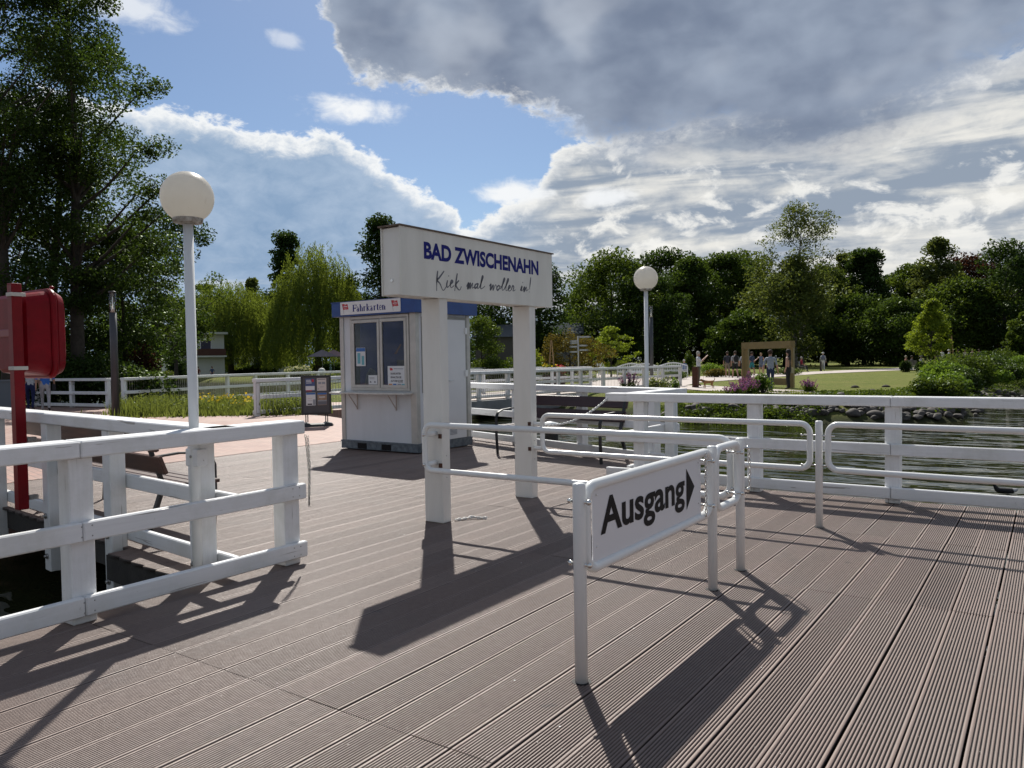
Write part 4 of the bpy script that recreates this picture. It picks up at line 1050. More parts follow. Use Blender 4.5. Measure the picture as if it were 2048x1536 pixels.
# -- big trees on the left
def near_tree(label, px, dist, h, z0, rx, **k):
    return make_tree('tree', label, 'tree', D(px, dist), h, z0, rx, **k)
near_tree('tall dark alder with a straight black trunk, highest tree at the left', 158, 31, 19.5, 3.6, 2.7, kind='open', fol='alder', K=120, per=290, leaf=.12, cr=.70, trunk_r=.30, limbs=42, lump=.34, flat=.6,
          extra=np.array([[2.0+.22*j, 1.4+.2*j, z+.1*j] for z in (6.0, 7.2, 8.2, 9.8, 12.2) for j in (0, 1.2, 2.4, 3.4)]))
near_tree('leafy tree leaning over the left edge of view, left of the tall alder', 16, 29, 18.5, 2.2, 3.6, kind='open', fol='dark', K=150, per=290, leaf=.13, cr=.9, trunk_r=.25, limbs=46)
near_tree('dark multi-limbed tree filling the gap between the alder and the left edge', 88, 34, 16, 1.2, 3.6, kind='open', fol='dark', K=110, per=240, leaf=.14, cr=.95, trunk_r=.30, limbs=40, lean=(1, .6))
near_tree('lower spreading tree right of the alder trunk, behind the dark lamp', 250, 33.5, 7.2, .8, 2.1, kind='round', fol='alder', K=85, per=300, leaf=.125, cr=.75, trunk_r=.16, limbs=30)
near_tree('shady tree at the left behind the two walkers', -60, 33, 13, 1., 3.8, kind='round', fol='dark', K=80, per=220, leaf=.15, cr=1.0, trunk_r=.25)
near_tree('slim dark tree standing behind the copper shrub', 318, 58, 13, 1.5, 3.6, kind='round', fol='dark', K=60, per=150, leaf=.22, cr=1.05, trunk_r=.2)
near_tree('rounded mid green tree just left of the globe lamp pole', 352, 74, 11.5, 2.5, 4.0, kind='round', fol='mid', K=55, per=150, leaf=.26, cr=1.15, trunk_r=.2)
bush('copper_shrub', 'copper red leaved shrub among green foliage at the left', D(288, 32.5), 1.7, 2.9, 'copper', 2600, .12, cat='shrub', K=18)
bush('shrub', 'glossy green shrub overhanging the pond behind the far white railing', D(262, 29.6), 3.6, 1.9, 'alder', 9000, .13, cat='shrub', K=22)
bush('shrub', 'dark shrub behind the dark lamp post at the left', D(190, 29.8), 3.0, 2.4, 'dark', 7000, .12, cat='shrub', K=20)
bush('shrub', 'low dark shrub under the trees behind the walkers', D(110, 30.5), 3.6, 2.6, 'dark', 7000, .13, cat='shrub', K=20)
bush('shrub', 'dark thicket at the far left edge behind the red cabinet', D(20, 31), 4.2, 3., 'dark', 8000, .14, cat='shrub', K=20)
bush('shrub', 'bright green tall shrub left of the pale house', D(252, 40), 4.2, 5.2, 'fresh', 6000, .16, cat='shrub', K=26)
# -- willows
def willow(label, px, dist, h, rx, dense, seed):
    loc = D(px, dist); t = thing('willow_tree', label, 'tree', tuple(loc), 0, None)
    P = []; K = dense; st = np.random.RandomState(seed)
    for i in range(K):
        a = st.rand()*6.283; r = math.sqrt(st.rand())*rx; zt = 1.2+(h-1.2)*math.sqrt(max(0, 1-(r/rx)**2))*(.66+.36*st.rand()+.13*math.sin(a*4+seed)*(r/rx)); zt = max(zt, h*.35)
        x, y = r*math.cos(a), r*math.sin(a); ln = st.uniform(.16, .5)*h*(1 if r > rx*.6 else .7); n = int(ln/.085)
        out = .12*ln
        for k in range(n):
            f = k/n; P.append((x+math.cos(a)*out*math.sin(f*1.6)+st.randn()*.10, y+math.sin(a)*out*math.sin(f*1.6)+st.randn()*.10, zt-ln*f+.35*math.sin(f*3)*(1-f)))
    P = np.array(P); P += .25*np.sin(P[:, [1, 2, 0]]*1.7+seed); P = P[P[:, 2] > 1.1+.5*np.sin(P[:, 0]*1.3)]
    n = len(P); s = .26*(.7+.6*st.rand(n))[:, None]; U = st.randn(n, 3)*.35; U[:, 2] -= 1; U /= np.linalg.norm(U, axis=1)[:, None]
    W = np.cross(U, st.randn(n, 3)); W /= np.linalg.norm(W, axis=1)[:, None]
    V = np.stack([P-U*s*.5, P+W*s*.19, P+U*s*.5, P-W*s*.19], 1).reshape(-1, 3)
    np_mesh('crown', V, quads_idx(n), FOL['willow'], t, local=True)
    mb = MB(); path = [(0, 0, -.1), (.1, 0, h*.25), (-.15, .1, h*.5), (0, 0, h*.8)]; mb.tube(path, [.42, .33, .22, .06], 9)
    for i in range(12):
        a = i*2.4; r = rx*st.uniform(.35, .75); mb.tube([(0, 0, h*st.uniform(.25, .5)), (r*.5*math.cos(a), r*.5*math.sin(a), h*.62), (r*math.cos(a), r*math.sin(a), h*.66)], [.16, .09, .03], 6, cap=False)
    mb.build('trunk', BARK, t, local=True)
willow('wide weeping willow hanging low over the lawn, left of the taller willow', 462, 104, 12.6, 7.8, 2300, 3)
willow('taller weeping willow with an airy top beside the ticket kiosk', 636, 96, 16.0, 6.3, 1550, 5)
willow('small weeping willow strip between globe lamp and wide willow', 398, 112, 11.3, 4.2, 900, 8)
# -- trees behind the willows and the sign
def far_tree(label, px, dist, ytop, w_px, kind='round', fol='dark', ybase=745, K=60, per=120, leaf=None, **k):
    h = px_h(ytop, dist, px); rx = w_px/2*dist/F_; leaf = leaf or dist*.0036
    z0 = k.pop('z0', max(.6, px_h(ybase, dist, px)))
    return make_tree('tree', label, 'tree', D(px, dist), h, z0, rx, kind=kind, fol=fol, K=K, per=per, leaf=leaf, cr=k.pop('cr', rx*.30), trunk_r=k.pop('trunk_r', .3), group=None, **k)
far_tree('dark layered conifer-like tree rising between the two willows', 577, 122, 470, 88, 'cone', 'dark', 690, 90, 110, flat=.4, cr=1.5)
far_tree('slim poplar-shaped dark tree rising left of the sign box', 765, 98, 446, 92, 'egg', 'dark', 700, 90, 150, cr=1.4)
far_tree('dark broad tree seen under the sign between kiosk and pillar', 985, 92, 520, 130, 'round', 'dark', 660, 70, 110, cr=1.8)
far_tree('dark uneven tree whose edge shows right of the sign box', 1078, 96, 532, 104, 'round', 'dark', 715, 80, 130, cr=1.4)
far_tree('distant pale green tree between lamp pole and willow top', 415, 130, 566, 80, 'round', 'mid', 720, 40, 110)
far_tree('distant grey green tree poking above the wide willow', 508, 135, 562, 60, 'egg', 'birch', 700, 36, 100)
far_tree('shadowy tree behind the willows at the pond', 540, 140, 590, 130, 'round', 'dark', 735, 55, 110)
far_tree('shadowy tree behind the tall willow and the kiosk', 690, 135, 560, 110, 'round', 'dark', 735, 50, 110)
far_tree('shadowy tree behind the kiosk roof', 880, 120, 560, 130, 'round', 'dark', 735, 50, 110)
far_tree('dark tree between the pond house and the wide willow', 340, 120, 600, 90, 'round', 'dark', 715, 40, 110)
# -- the wood along the right
wood = [(1180, 118, 575, 90, 'round', 'dark', 'low dark tree at the left end of the wood'),
        (1225, 104, 518, 150, 'round', 'mid', 'broad domed green tree at the left end of the wood'),
        (1330, 120, 512, 130, 'round', 'dark', 'dark tree behind the farther globe lamp with a ragged top'),
        (1300, 100, 560, 120, 'round', 'dark', 'dark green tree right behind the farther globe lamp'),
        (1380, 112, 523, 110, 'egg', 'hedge', 'dense dark tree right of the farther globe lamp'),
        (1440, 118, 518, 110, 'round', 'hedge', 'dark full tree left of the tall birch'),
        (1495, 124, 505, 110, 'round', 'mid', 'green topped tree immediately left of the tall birch'),
        (1490, 96, 630, 90, 'round', 'hedge', 'lower spreading tree left of the birch foot'),
        (1570, 104, 560, 150, 'round', 'birch', 'wide olive green tree at the foot of the tall birch'),
        (1650, 108, 540, 90, 'round', 'mid', 'yellow green tree right of the tall birch'),
        (1688, 116, 512, 60, 'egg', 'birch', 'thin twiggy tree between birch and ragged dark tree'),
        (1728, 112, 502, 86, 'open', 'dark', 'ragged dark tree with an open top, right of the birch'),
        (1695, 100, 600, 120, 'round', 'hedge', 'dark lower tree with trunks above the shaded lawn'),
        (1788, 118, 552, 80, 'round', 'dark', 'small dark tree in the dip of the skyline'),
        (1822, 112, 536, 80, 'round', 'mid', 'medium tree left of the pointed grey tree'),
        (1878, 104, 484, 84, 'egg', 'birch', 'pointed grey green tree rising from the wood at the right'),
        (1935, 112, 520, 110, 'round', 'copper', 'reddish brown dark tree right of the pointed tree'),
        (1920, 98, 570, 130, 'round', 'mid', 'wide green tree in front of the reddish tree'),
        (2010, 96, 490, 110, 'round', 'dark', 'large dark tree at the right edge of view'),
        (2060, 104, 512, 110, 'round', 'dark', 'dark tree cut by the right edge of view'),
        (2052, 84, 632, 62, 'egg', 'mid', 'light green tree low at the right edge'),
        (1790, 92, 610, 110, 'round', 'hedge', 'dark lower tree behind the bright young maple')]
for px, dd, yt, wp, kd, fo, lb in wood:
    far_tree(lb, px, dd, yt, wp*1.3, kd, fo, 724 if yt < 600 else 730, 105, 135, lump=.22)
bh = D(1606, 92)
far_tree('tall loose birch standing above the whole right wood', 1603, 92, 412, 122, 'round', 'birch', 640, 150, 80, cr=1.1, leaf=.25, trunk_r=.28, bark=BARKL, limbs=50, lump=.55, lean=(0, 0))
far_tree('birch tree with drooping lower crown in front of the wood', 1590, 90, 520, 130, 'egg', 'birch', 700, 75, 130, cr=1.5, droop=.3, bark=BARKL)
# backdrop wood closing gaps far behind, reads as one mass
def far_wood():
    P = []
    for i in range(900):
        px = rnd.uniform(-140, 2350); dist = rnd.uniform(150, 185); b = D(px, dist)
        top = (9.5 if px < 1120 else 18.5)+2*math.sin(px*.011)+1.2*math.sin(px*.037)
        c = np.array([b.x, b.y, rnd.uniform(0, top)]); P.append(ball_pts(120, .8)*np.array([3.6, 3.6, 2.3])+c)
    P = np.vstack(P); P = P[P[:, 2] > 0]
    tag(np_mesh('far_wood', leaf_quads(P, .62), quads_idx(len(P)), FOL['dark']), 'far dark wood closing the view behind all the park trees', 'wood', kind='stuff')
far_wood()
# -- park trees and shrubs in front
make_tree('young_maple', 'bright green young maple on the lawn near the lake shore', 'tree', D(1862, 66), px_h(602, 66, 1862), 1.35, 2.1, 'cone', 'light', 210, 52, .16, .34, .07, limbs=40, lump=.12)
make_tree('weeping_tree', 'low arching tree with ochre crown behind the signpost', 'tree', D(1140, 57), px_h(668, 57, 1140), .7, 2.5, 'round', 'orange', 46, 190, .13, .62, .12, limbs=26, droop=.5, ry=2.2)
make_tree('tree', 'light green layered young tree left of the farther lamp', 'tree', D(1222, 62), px_h(655, 62, 1222), .8, 1.9, 'egg', 'light', 90, 45, .15, .32, .07, limbs=30, lump=.3, flat=.4)
make_tree('tree', 'fresh green tree right of the kiosk beside the bridge', 'tree', D(962, 44), px_h(640, 44, 962), .2, 1.35, 'egg', 'mid', 40, 190, .12, .48, .07, limbs=20)
bush('shrub', 'leafy green shrub between kiosk and farther sign pillar', D(1000, 43), 2.5, 2.1, 'mid', 4500, .12, cat='shrub', K=18)
bush('shrub', 'lime green shrub just right of the farther sign pillar', D(1072, 50), 1.4, 2.6, 'light', 1300, .13, cat='shrub', K=10)
for px, dd, w_, h_, f_, lb in ((1252, 60, 3.4, 1.35, 'hedge', 'long dark rounded hedge left of the farther lamp'), (1350, 62, 3.4, 1.45, 'hedge', 'dark rounded hedge behind the white bench with the seated man'),
                               (1425, 62, 2.6, 1.15, 'fresh', 'bright green grassy mound behind the path'), (1432, 56, 2.2, .8, 'orange', 'ochre flowering mound beside the path'),
                               (1378, 66, 1.3, 2.2, 'mid', 'small conical shrub behind the hedge'), (1350, 52, 2.2, .7, 'hedge', 'low clipped green bed by the weathered steel post'),
                               (1475, 57, 2.6, .55, 'mid', 'low planting in the bed behind the walking couple'), (1570, 60, 3.0, .7, 'mid', 'mixed flower bed seen through the golden frame'),
                               (1810, 62, 1.05, 1.15, 'dark', 'left clipped ball shrub behind the lawn bench'), (1842, 60, 1.0, .95, 'dark', 'right clipped ball shrub behind the lawn bench'),
                               (1160, 50, 3.0, .6, 'mid', 'low bed of mixed plants below the signpost')):
    bush('shrub', lb, D(px, dd), w_, h_, f_, 2600, .10 if f_ != 'hedge' else .08, cat='shrub', K=16, dep=w_*.7, flowers='white' if 'mixed' in lb else None, fn=120)
bush('shrub', 'white flowering bush beyond the far railing, left of the kiosk', D(598, 66), 3.0, 1.5, 'mid', 3000, .13, cat='shrub', K=16, flowers='white', fn=900)
bush('shrub', 'yellow green garden shrub by the kiosk beyond the railing', D(680, 62), 1.6, 1.0, 'light', 1200, .12, cat='shrub')
bush('hedge', 'long dark hedge on the lawn beneath the willows', D(500, 112), 14, 1.6, 'dark', 7000, .28, cat='hedge', K=40, dep=2)
bush('hedge', 'dark hedge continuing behind the taller willow', D(650, 110), 10, 1.9, 'dark', 5000, .28, cat='hedge', K=30, dep=2)
bush('shrub', 'dark conical shrub in front of the pale house', D(352, 84), 2.6, 3.0, 'dark', 2400, .2, cat='shrub')
bush('shrub', 'pale grey shrub on the lawn beyond the pond', D(336, 78), 2.0, 1.1, 'birch', 1200, .2, cat='shrub')
for px, dd, w_, h_, n_, lb in ((1258, 36.5, .9, .95, 40, 'pink purple flower spikes left of the farther lamp'), (1490, 30.5, 1.0, .72, 60, 'purple flower spikes leaning left in front of the golden frame'),
                               (1502, 31.5, .8, .98, 50, 'taller purple flower spikes beside the green shrub'), (1618, 31.5, .55, .62, 30, 'pale pink flower spikes alone on the right lawn'),
                               (1470, 29.8, .8, .5, 30, 'low purple spikes at the left of the flower clump')):
    spikes('flower_spikes', lb, D(px, dd), w_, h_, n_)
bush('shrub', 'fresh green shrub right of the purple flowers before the golden frame', D(1524, 31), .95, .95, 'fresh', 2200, .07, cat='shrub', K=10)
bush('wild_plants', 'wild leafy plants on the bank right of the farther lamp', D(1318, 31), 1.3, .9, 'grass', 1500, .08, cat='plant', K=10, flowers='white', fn=60)
bush('wild_plants', 'tall weed with pale shoots at the corner of the bank', D(1350, 30), .6, .9, 'fresh', 700, .07, cat='plant', K=6)
# shore bushes at the right
for px, dd, w_, h_, f_, lb in ((1885, 34, 2.3, 1.35, 'fresh', 'rounded fresh green bush at the water edge on the right'), (1925, 37, 3.2, 1.85, 'mid', 'large leafy bush behind the rounded shore bush'),
                               (1965, 41, 2.8, 1.75, 'alder', 'glossy bush at the tip of the shore'), (1895, 42, 3.4, 1.7, 'mid', 'upper green bush hiding the seated crowd'),
                               (1992, 50, 2.6, 1.6, 'dark', 'dark bush beyond the shore tip'), (2035, 54, 2.6, 1.5, 'fresh', 'light green shore bush at the right edge'), (2005, 62, 3.5, 2.0, 'mid', 'tall green shore bush below the man in blue')):
    bush('bush', lb, D(px, dd), w_, h_, f_, 5200, .11, K=22)
# bank cover
def bank_cover():
    P = []
    for i in range(480):
        px = rnd.uniform(1255, 1760); y = rnd.uniform(812, 832) if px < 1640 else rnd.uniform(806, 813); b = G(px, y, -.25)
        P.append(ball_pts(110, .8)*np.array([.34, .34, .15])+np.array([b.x, b.y, float(terr_z([(b.x, b.y)])[0])+.04+.07*rnd.random()]))
    sh_ = [Vector((-2.7, 28.7)), Vector((-2.5, 33)), Vector((-2.1, 37)), Vector((-1.6, 43)), Vector((-1.4, 49)), Vector((-.6, 58)), Vector((1.5, 80))]
    for i in range(230):
        f = rnd.random()*(len(sh_)-1.001); a = int(f); b = sh_[a].lerp(sh_[a+1], f-a)+Vector((-rnd.uniform(.2, 2.4), 0)); P.append(ball_pts(80, .8)*np.array([.45, .5, .16])+np.array([b.x, b.y, float(terr_z([(b.x, b.y)])[0])+.08]))
    P = np.vstack(P)
    return P
for q_, (x, y) in enumerate(((-3.3, 31.2), (-3.4, 34.2), (-3.2, 38.2), (-2.9, 42.5), (-2.6, 47), (-2.0, 52.5), (-1.3, 59), (-.2, 67), (1.2, 78))):
    bush('bush', ['first', 'second', 'third', 'fourth', 'fifth', 'sixth', 'seventh', 'eighth', 'farthest'][q_]+' bush along the right lake edge counted from the stone tip', (x, y, -.15), 2.0+.3*(q_ > 3), 1.0+.12*(q_ % 3), ('mid', 'fresh', 'alder')[q_ % 3], 4200, .11, K=20)
P_ = bank_cover(); k_ = len(P_)//3
tag(np_mesh('bank_plants', leaf_quads(P_, .085), quads_idx(len(P_)), FOL['mid']), 'leafy ground cover growing over the stone bank', 'ground cover', kind='stuff')
def grass_tufts(name, label, area, n, h, m_, spread=.0, seed=1):
    """upright blades in a convex quad area given by four corners"""
    st = np.random.RandomState(seed); A = np.array([a[:2] for a in area]); u, v = st.rand(n), st.rand(n)
    B = (A[0]*(1-u)[:, None]+A[1]*u[:, None])*(1-v)[:, None]+(A[3]*(1-u)[:, None]+A[2]*u[:, None])*v[:, None]
    B = B+spread*st.randn(n, 2)
    hh = h*(.45+.75*st.rand(n)**1.6+.5*(st.rand(n) > .97))*(.75+.5*np.sin(B[:, 0]*2.3)*np.sin(B[:, 1]*1.9)); a = st.rand(n)*6.28; w = .012+.012*st.rand(n); ln = .35*hh*st.randn(n)
    dx, dy = np.cos(a), np.sin(a)
    V = np.stack([np.column_stack([B[:, 0]-dx*w, B[:, 1]-dy*w, np.zeros(n)]), np.column_stack([B[:, 0]+dx*w, B[:, 1]+dy*w, np.zeros(n)]),
                  np.column_stack([B[:, 0]+dy*ln*.6+dx*w*.7, B[:, 1]-dx*ln*.6+dy*w*.7, hh*.65]), np.column_stack([B[:, 0]+dy*ln, B[:, 1]-dx*ln, hh])], 1).reshape(-1, 3)
    tag(np_mesh(name, V, quads_idx(n), m_), label, 'grass', kind='stuff')
WA = [G(246, 836), G(605, 829), G(628, 815), G(250, 812)]
grass_tufts('tall_grass', 'tall wild grass and weeds in front of the far white railing', WA, 14000, .40, FOL['grass'], spread=.28, seed=4)
P_ = []
for i in range(110):
    u, v = rnd.random(), rnd.random(); b = WA[0].lerp(WA[1], u).lerp(WA[3].lerp(WA[2], u), v); P_.append(ball_pts(70, .8)*np.array([.28, .28, .2])+np.array([b.x, b.y, .16+.2*rnd.random()]))
P_ = np.vstack(P_); P_ = P_[P_[:, 2] > 0]
tag(np_mesh('weeds', leaf_quads(P_, .06), quads_idx(len(P_)), FOL['grass']), 'leafy weeds mixed in the tall grass by the far railing', 'weeds', kind='stuff')
P_ = np.array([[*G(rnd.uniform(400, 520), rnd.uniform(796, 808), .25).xy, rnd.uniform(.2, .45)] for i in range(160)])
tag(np_mesh('yellow_blossoms', leaf_quads(P_, .11, aspect=.9), quads_idx(len(P_)), FOL['yellow']), 'yellow blossoms among the weeds before the far railing', 'flowers', kind='stuff')
SE = [G(1350, 792), G(1860, 792), G(1900, 786), G(1345, 782)]
grass_tufts('bank_grass', 'rough grass along the top of the stone bank', SE, 9000, .07, FOL['grass'], seed=9)

# ------------------------------------------------------------------ stones of the bank
def stone_mesh(seed):
    st = random.Random(seed); bm = bmesh.new(); bmesh.ops.create_icosphere(bm, subdivisions=3, radius=1)
    ph = [st.uniform(0, 6) for _ in range(6)]; pl = [(Vector((st.gauss(0, 1), st.gauss(0, 1), st.gauss(0, 1))).normalized(), st.uniform(.6, .9)) for _ in range(7)]
    for v in bm.verts:
        c = v.co; k = 1+.13*math.sin(2.3*c.x+ph[0])+.11*math.sin(3.1*c.y+ph[1])+.09*math.sin(4.2*c.z+ph[2]); c *= k
        for n, d_ in pl:
            e = c.dot(n)-d_
            if e > 0: c -= n*e*.85
        v.co = c
    for f in bm.faces: f.smooth = True
    me = bpy.data.meshes.new('stone'); bm.to_mesh(me); bm.free(); me.materials.append(STONE); return me
SM = [stone_mesh(i) for i in range(7)]
def stones():
    line = [G(x, y, -.66) for x, y in ((1290, 838), (1400, 838), (1500, 841), (1600, 842), (1700, 842), (1800, 841), (1880, 838), (1935, 826), (1965, 812), (1985, 803))]
    line = [Vector((p.x, p.y)) for p in line]+[Vector((-2.0, 37)), Vector((-1.5, 46))]
    Q = []
    for row, (n, up) in enumerate(((96, -.2), (88, .12), (78, .42), (60, .8), (34, 1.2))):
        for i in range(n):
            f = (i+rnd.uniform(-.3, .3))/n*(len(line)-1); f = max(0, min(len(line)-1.01, f)); a = int(f); p = line[a].lerp(line[a+1], f-a)
            d = (line[a+1]-line[a]).normalized(); nn = Vector((-d.y, d.x))
            if row > 1 and f < 3.4 and rnd.random() < .85: continue
            Q.append((row, p.x+nn.x*up+rnd.uniform(-.16, .16), p.y+nn.y*up+rnd.uniform(-.16, .16)))
    Z = terr_z([q[1:] for q in Q])
    LB = ('dark wet boulder at the waterline of the lake bank', 'dark boulder just above the waterline of the lake bank', 'grey brown boulder halfway up the lake bank', 'boulder near the grass at the top of the lake bank', 'topmost boulder row at the grass edge of the lake bank')
    for (row, x, y), z in zip(Q, Z):
        s = rnd.choice((.09, .11, .13, .15, .175))*rnd.uniform(.8, 1.2)
        o = bpy.data.objects.new('stone', rnd.choice(SM)); COL.objects.link(o)
        o.location = (x, y, max(z, -.74)+s*.32); o.scale = (s*rnd.uniform(1, 1.5), s, s*rnd.uniform(.65, .9)); o.rotation_euler = (rnd.uniform(-.3, .3), rnd.uniform(-.3, .3), rnd.uniform(0, 6.28))
        tag(o, LB[row], 'stone', ('waterline boulders', 'lower boulders of the bank', 'middle boulders of the bank', 'upper boulders of the bank', 'topmost boulders of the bank')[row])
stones()
# ------------------------------------------------------------------ bridge and far railings
def mesh_fence(mb, p0, p1, n0, z0=.08, z1=.95, step=.11):
    d, n, L = fixups(p0, p1); k = int(L/step)
    for i in range(k+1):
        a = i*step; x, y = p0[0]+d.x*a+n.x*n0, p0[1]+d.y*a+n.y*n0
        mb.box(x-.004, x+.004, y-.004, y+.004, z0, z1)
    for z in (z0, z1): mb.beam((p0[0]+n.x*n0, p0[1]+n.y*n0, z), (p0[0]+d.x*L+n.x*n0, p0[1]+d.y*L+n.y*n0, z), .012, .02)
def poly_railing(label, pts, side, step=1.75, mesh=True, first_low=True):
    root = None
    t = thing('white_railing', label, 'railing', (pts[0][0], pts[0][1], 0))
    for i, (a, b) in enumerate(zip(pts[:-1], pts[1:])):
        L = (Vector(b)-Vector(a)).length; n = max(1, round(L/step)); ps = [L*j/n for j in range(n)]+([L] if i == len(pts)-2 else [])
        if i == 0: ps[0] = .08
        railing('', '', a, b, ps, side=side, bolts=False, ztop=1.07, parent=t, post_z0=-.3)
        if mesh:
            mb = MB(); mesh_fence(mb, a, b, -side*.09); w_ = mb.build('wire_mesh', BOLT, t)
    return t
poly_railing('white bridge railing from the promenade to the park, passing behind the kiosk', NR, 1)
FR = [(-27.4, 15.0), (-29.4, 22.2), (-29.8, 28.), (-26., 34.), (-23.0, 37.2)]
poly_railing('white railing along the far side of the pond, from the dark lamp towards the bridge', FR, -1)
poly_railing('farther white railing on the other side of the bridge deck', [(-21.5, 20.9), (-21.0, 30.), (-20.2, 36.5)], 1, mesh=False)
poly_railing('short white railing beside the wooden lectern at the left', [(-27.5, 14.6), (-31.6, 14.0)], 1, mesh=False)
mb = MB(); mb.beam((-17.95, 19.9, -.28), (-15.75, 38.1, -.28), .22, .5); o = mb.build('bridge_beam', CONC); tag(o, kind='structure')
# mooring pile
pl_ = thing('mooring_pile', 'thick dark mooring pile in the water behind the far railing', 'pile', (-7.75, 12.4, -1.5))
mb = MB(); mb.lathe([(.17, 0), (.16, 1.45), (.15, 1.75)], (-7.75, 12.4, -1.5), 14); mb.build('trunk', TIMBER, pl_)
mb = MB(); mb.lathe([(.19, 0), (.19, .04), (.02, .08)], (-7.75, 12.4, .25), 14); mb.build('cap', WHITE, pl_)

# ------------------------------------------------------------------ people
SKIN = [mat('skin', (.42, .24, .17), .55), mat('tanned_skin', (.30, .16, .11), .55)]
CL = {}
def cloth(c):
    if c not in CL: CL[c] = mat('cloth', c, .85, var=.25, vscale=12, bump=.3, bscale=30)
    return CL[c]
def skin_body(V, E_, rad, regions, mats, name, parent, sub=1):
    """V: dict name->(x,y,z); E_: list of (a,b,region)"""
    names = list(V); idx = {n: i for i, n in enumerate(names)}
    bm = bmesh.new(); sk = bm.verts.layers.skin.verify(); vs = [bm.verts.new(V[n]) for n in names]
    for a, b, _ in E_: bm.edges.new((vs[idx[a]], vs[idx[b]]))
    for n, v in zip(names, vs):
        r = rad[n]; v[sk].radius = r if isinstance(r, tuple) else (r, r); v[sk].use_root = (n == names[0])
    me = bpy.data.meshes.new('sk'); bm.to_mesh(me); bm.free()
    o = bpy.data.objects.new('sk', me); COL.objects.link(o)
    s = o.modifiers.new('skin', 'SKIN'); s.use_smooth_shade = True
    u = o.modifiers.new('sub', 'SUBSURF'); u.levels = sub; u.render_levels = sub
    dg = bpy.context.evaluated_depsgraph_get(); dg.update()
    r = bpy.data.meshes.new_from_object(o.evaluated_get(dg)); bpy.data.objects.remove(o)
    r.name = name; r.materials.clear()
    ml = list(dict.fromkeys(mats.values())); [r.materials.append(m_) for m_ in ml]
    segs = [(Vector(V[a]), Vector(V[b]), ml.index(mats[g])) for a, b, g in E_]
    for p in r.polygons:
        c = p.center; best = 9e9
        for a, b, k in segs:
            ab = b-a; t = max(0, min(1, (c-a).dot(ab)/max(ab.dot(ab), 1e-9))); dd = (c-(a+ab*t)).length
            if dd < best: best = dd; p.material_index = k
        p.use_smooth = True
    ob = bpy.data.objects.new(name, r); COL.objects.link(ob); ob.parent = parent; reg(ob, MW[parent.name]); return ob
def person(label, loc, rz, h=1.72, pose='stand', top=(.5, .5, .5), legs=(.05, .06, .1), skin=0, hair=(.05, .03, .02), sleeves='short', trousers='long', shoes=(.06, .05, .05), long_hair=False, bag=None, hat=None, heavy=1., group=None, arm=None, pack=None, bald=False):
    """faces local +Y"""
    t = thing('person', label, 'person', tuple(loc), rz, group); k = h/1.75; w = heavy
    V = dict(pelvis=(0, 0, .95), waist=(0, .01, 1.10), chest=(0, 0, 1.32), neck=(0, -.01, 1.50), head0=(0, .01, 1.58), head1=(0, .015, 1.68), nose=(0, .09, 1.615))
    rad = dict(pelvis=(.155*w, .115*w), waist=(.135*w, .10*w), chest=(.165*w, .11*w), neck=.05, head0=.075, head1=.085, nose=.02)
    E_ = [('pelvis', 'waist', 'top'), ('waist', 'chest', 'top'), ('chest', 'neck', 'top'), ('neck', 'head0', 'skin'), ('head0', 'head1', 'skin'), ('head0', 'nose', 'skin')]
    for s, q in ((-1, 'l'), (1, 'r')):
        st = {'walk': .22, 'step': .12}.get(pose, 0.)*(1 if q == 'l' else -1)
        V['sh'+q] = (s*.17*w, -.0, 1.43); rad['sh'+q] = .06
        a = (arm or {}).get(q, 'down')
        if pose == 'sit' and a == 'down': a = 'lap'
        el, wr = {'down': ((s*.24*w, -.02-st*.3, 1.14), (s*.25*w, .05-st*.6, .90)), 'up': ((s*.24, .14, 1.24), (s*.10, .38, 1.47)), 'out': ((s*.36, .10, 1.22), (s*.52, .28, 1.12)), 'lap': ((s*.24, .04, 1.15), (s*.12, .28, 1.02)), 'hip': ((s*.34*w, -.06, 1.20), (s*.2*w, .04, 1.02)), 'chest': ((s*.25, .06, 1.18), (s*.06, .22, 1.30))}[a]
        V['el'+q] = el; V['wr'+q] = wr; d_ = (Vector(wr)-Vector(el)).normalized(); V['ha'+q] = tuple(Vector(wr)+d_*.09); V['fi'+q] = tuple(Vector(wr)+d_*.15)
        rad['el'+q] = .042; rad['wr'+q] = .030; rad['ha'+q] = (.038, .02); rad['fi'+q] = .016
        if pose == 'sit': V['hip'+q] = (s*.10, .04, .93); V['kn'+q] = (s*.12, .45, .92); V['an'+q] = (s*.12, .48, .50); V['to'+q] = (s*.13, .62, .46)
        else: V['hip'+q] = (s*.09*w, 0, .88); V['kn'+q] = (s*.10, .03+st*.9, .50); V['an'+q] = (s*.10, -.02+st*(1.5 if st > 0 else 1.9), .09+(0.05 if st < 0 else 0)); V['to'+q] = (s*.115, .13+st*(1.5 if st > 0 else 1.7), .035)
        rad['hip'+q] = .088*w; rad['kn'+q] = .06; rad['an'+q] = .042; rad['to'+q] = (.038, .03)
        lo = 'legs' if trousers == 'long' else 'skin'
        E_ += [('chest', 'sh'+q, 'top'), ('sh'+q, 'el'+q, 'top' if sleeves != 'none' else 'skin'), ('el'+q, 'wr'+q, 'top' if sleeves == 'long' else 'skin'), ('wr'+q, 'ha'+q, 'skin'), ('ha'+q, 'fi'+q, 'skin'), ('pelvis', 'hip'+q, 'legs'), ('hip'+q, 'kn'+q, 'legs'), ('kn'+q, 'an'+q, lo), ('an'+q, 'to'+q, 'shoes')]
    if trousers == 'short':
        for q in 'lr':
            V['mid'+q] = tuple(Vector(V['hip'+q]).lerp(Vector(V['kn'+q]), .8)); rad['mid'+q] = .078*w
            E_.remove(('hip'+q, 'kn'+q, 'legs')); E_ += [('hip'+q, 'mid'+q, 'legs'), ('mid'+q, 'kn'+q, 'skin')]
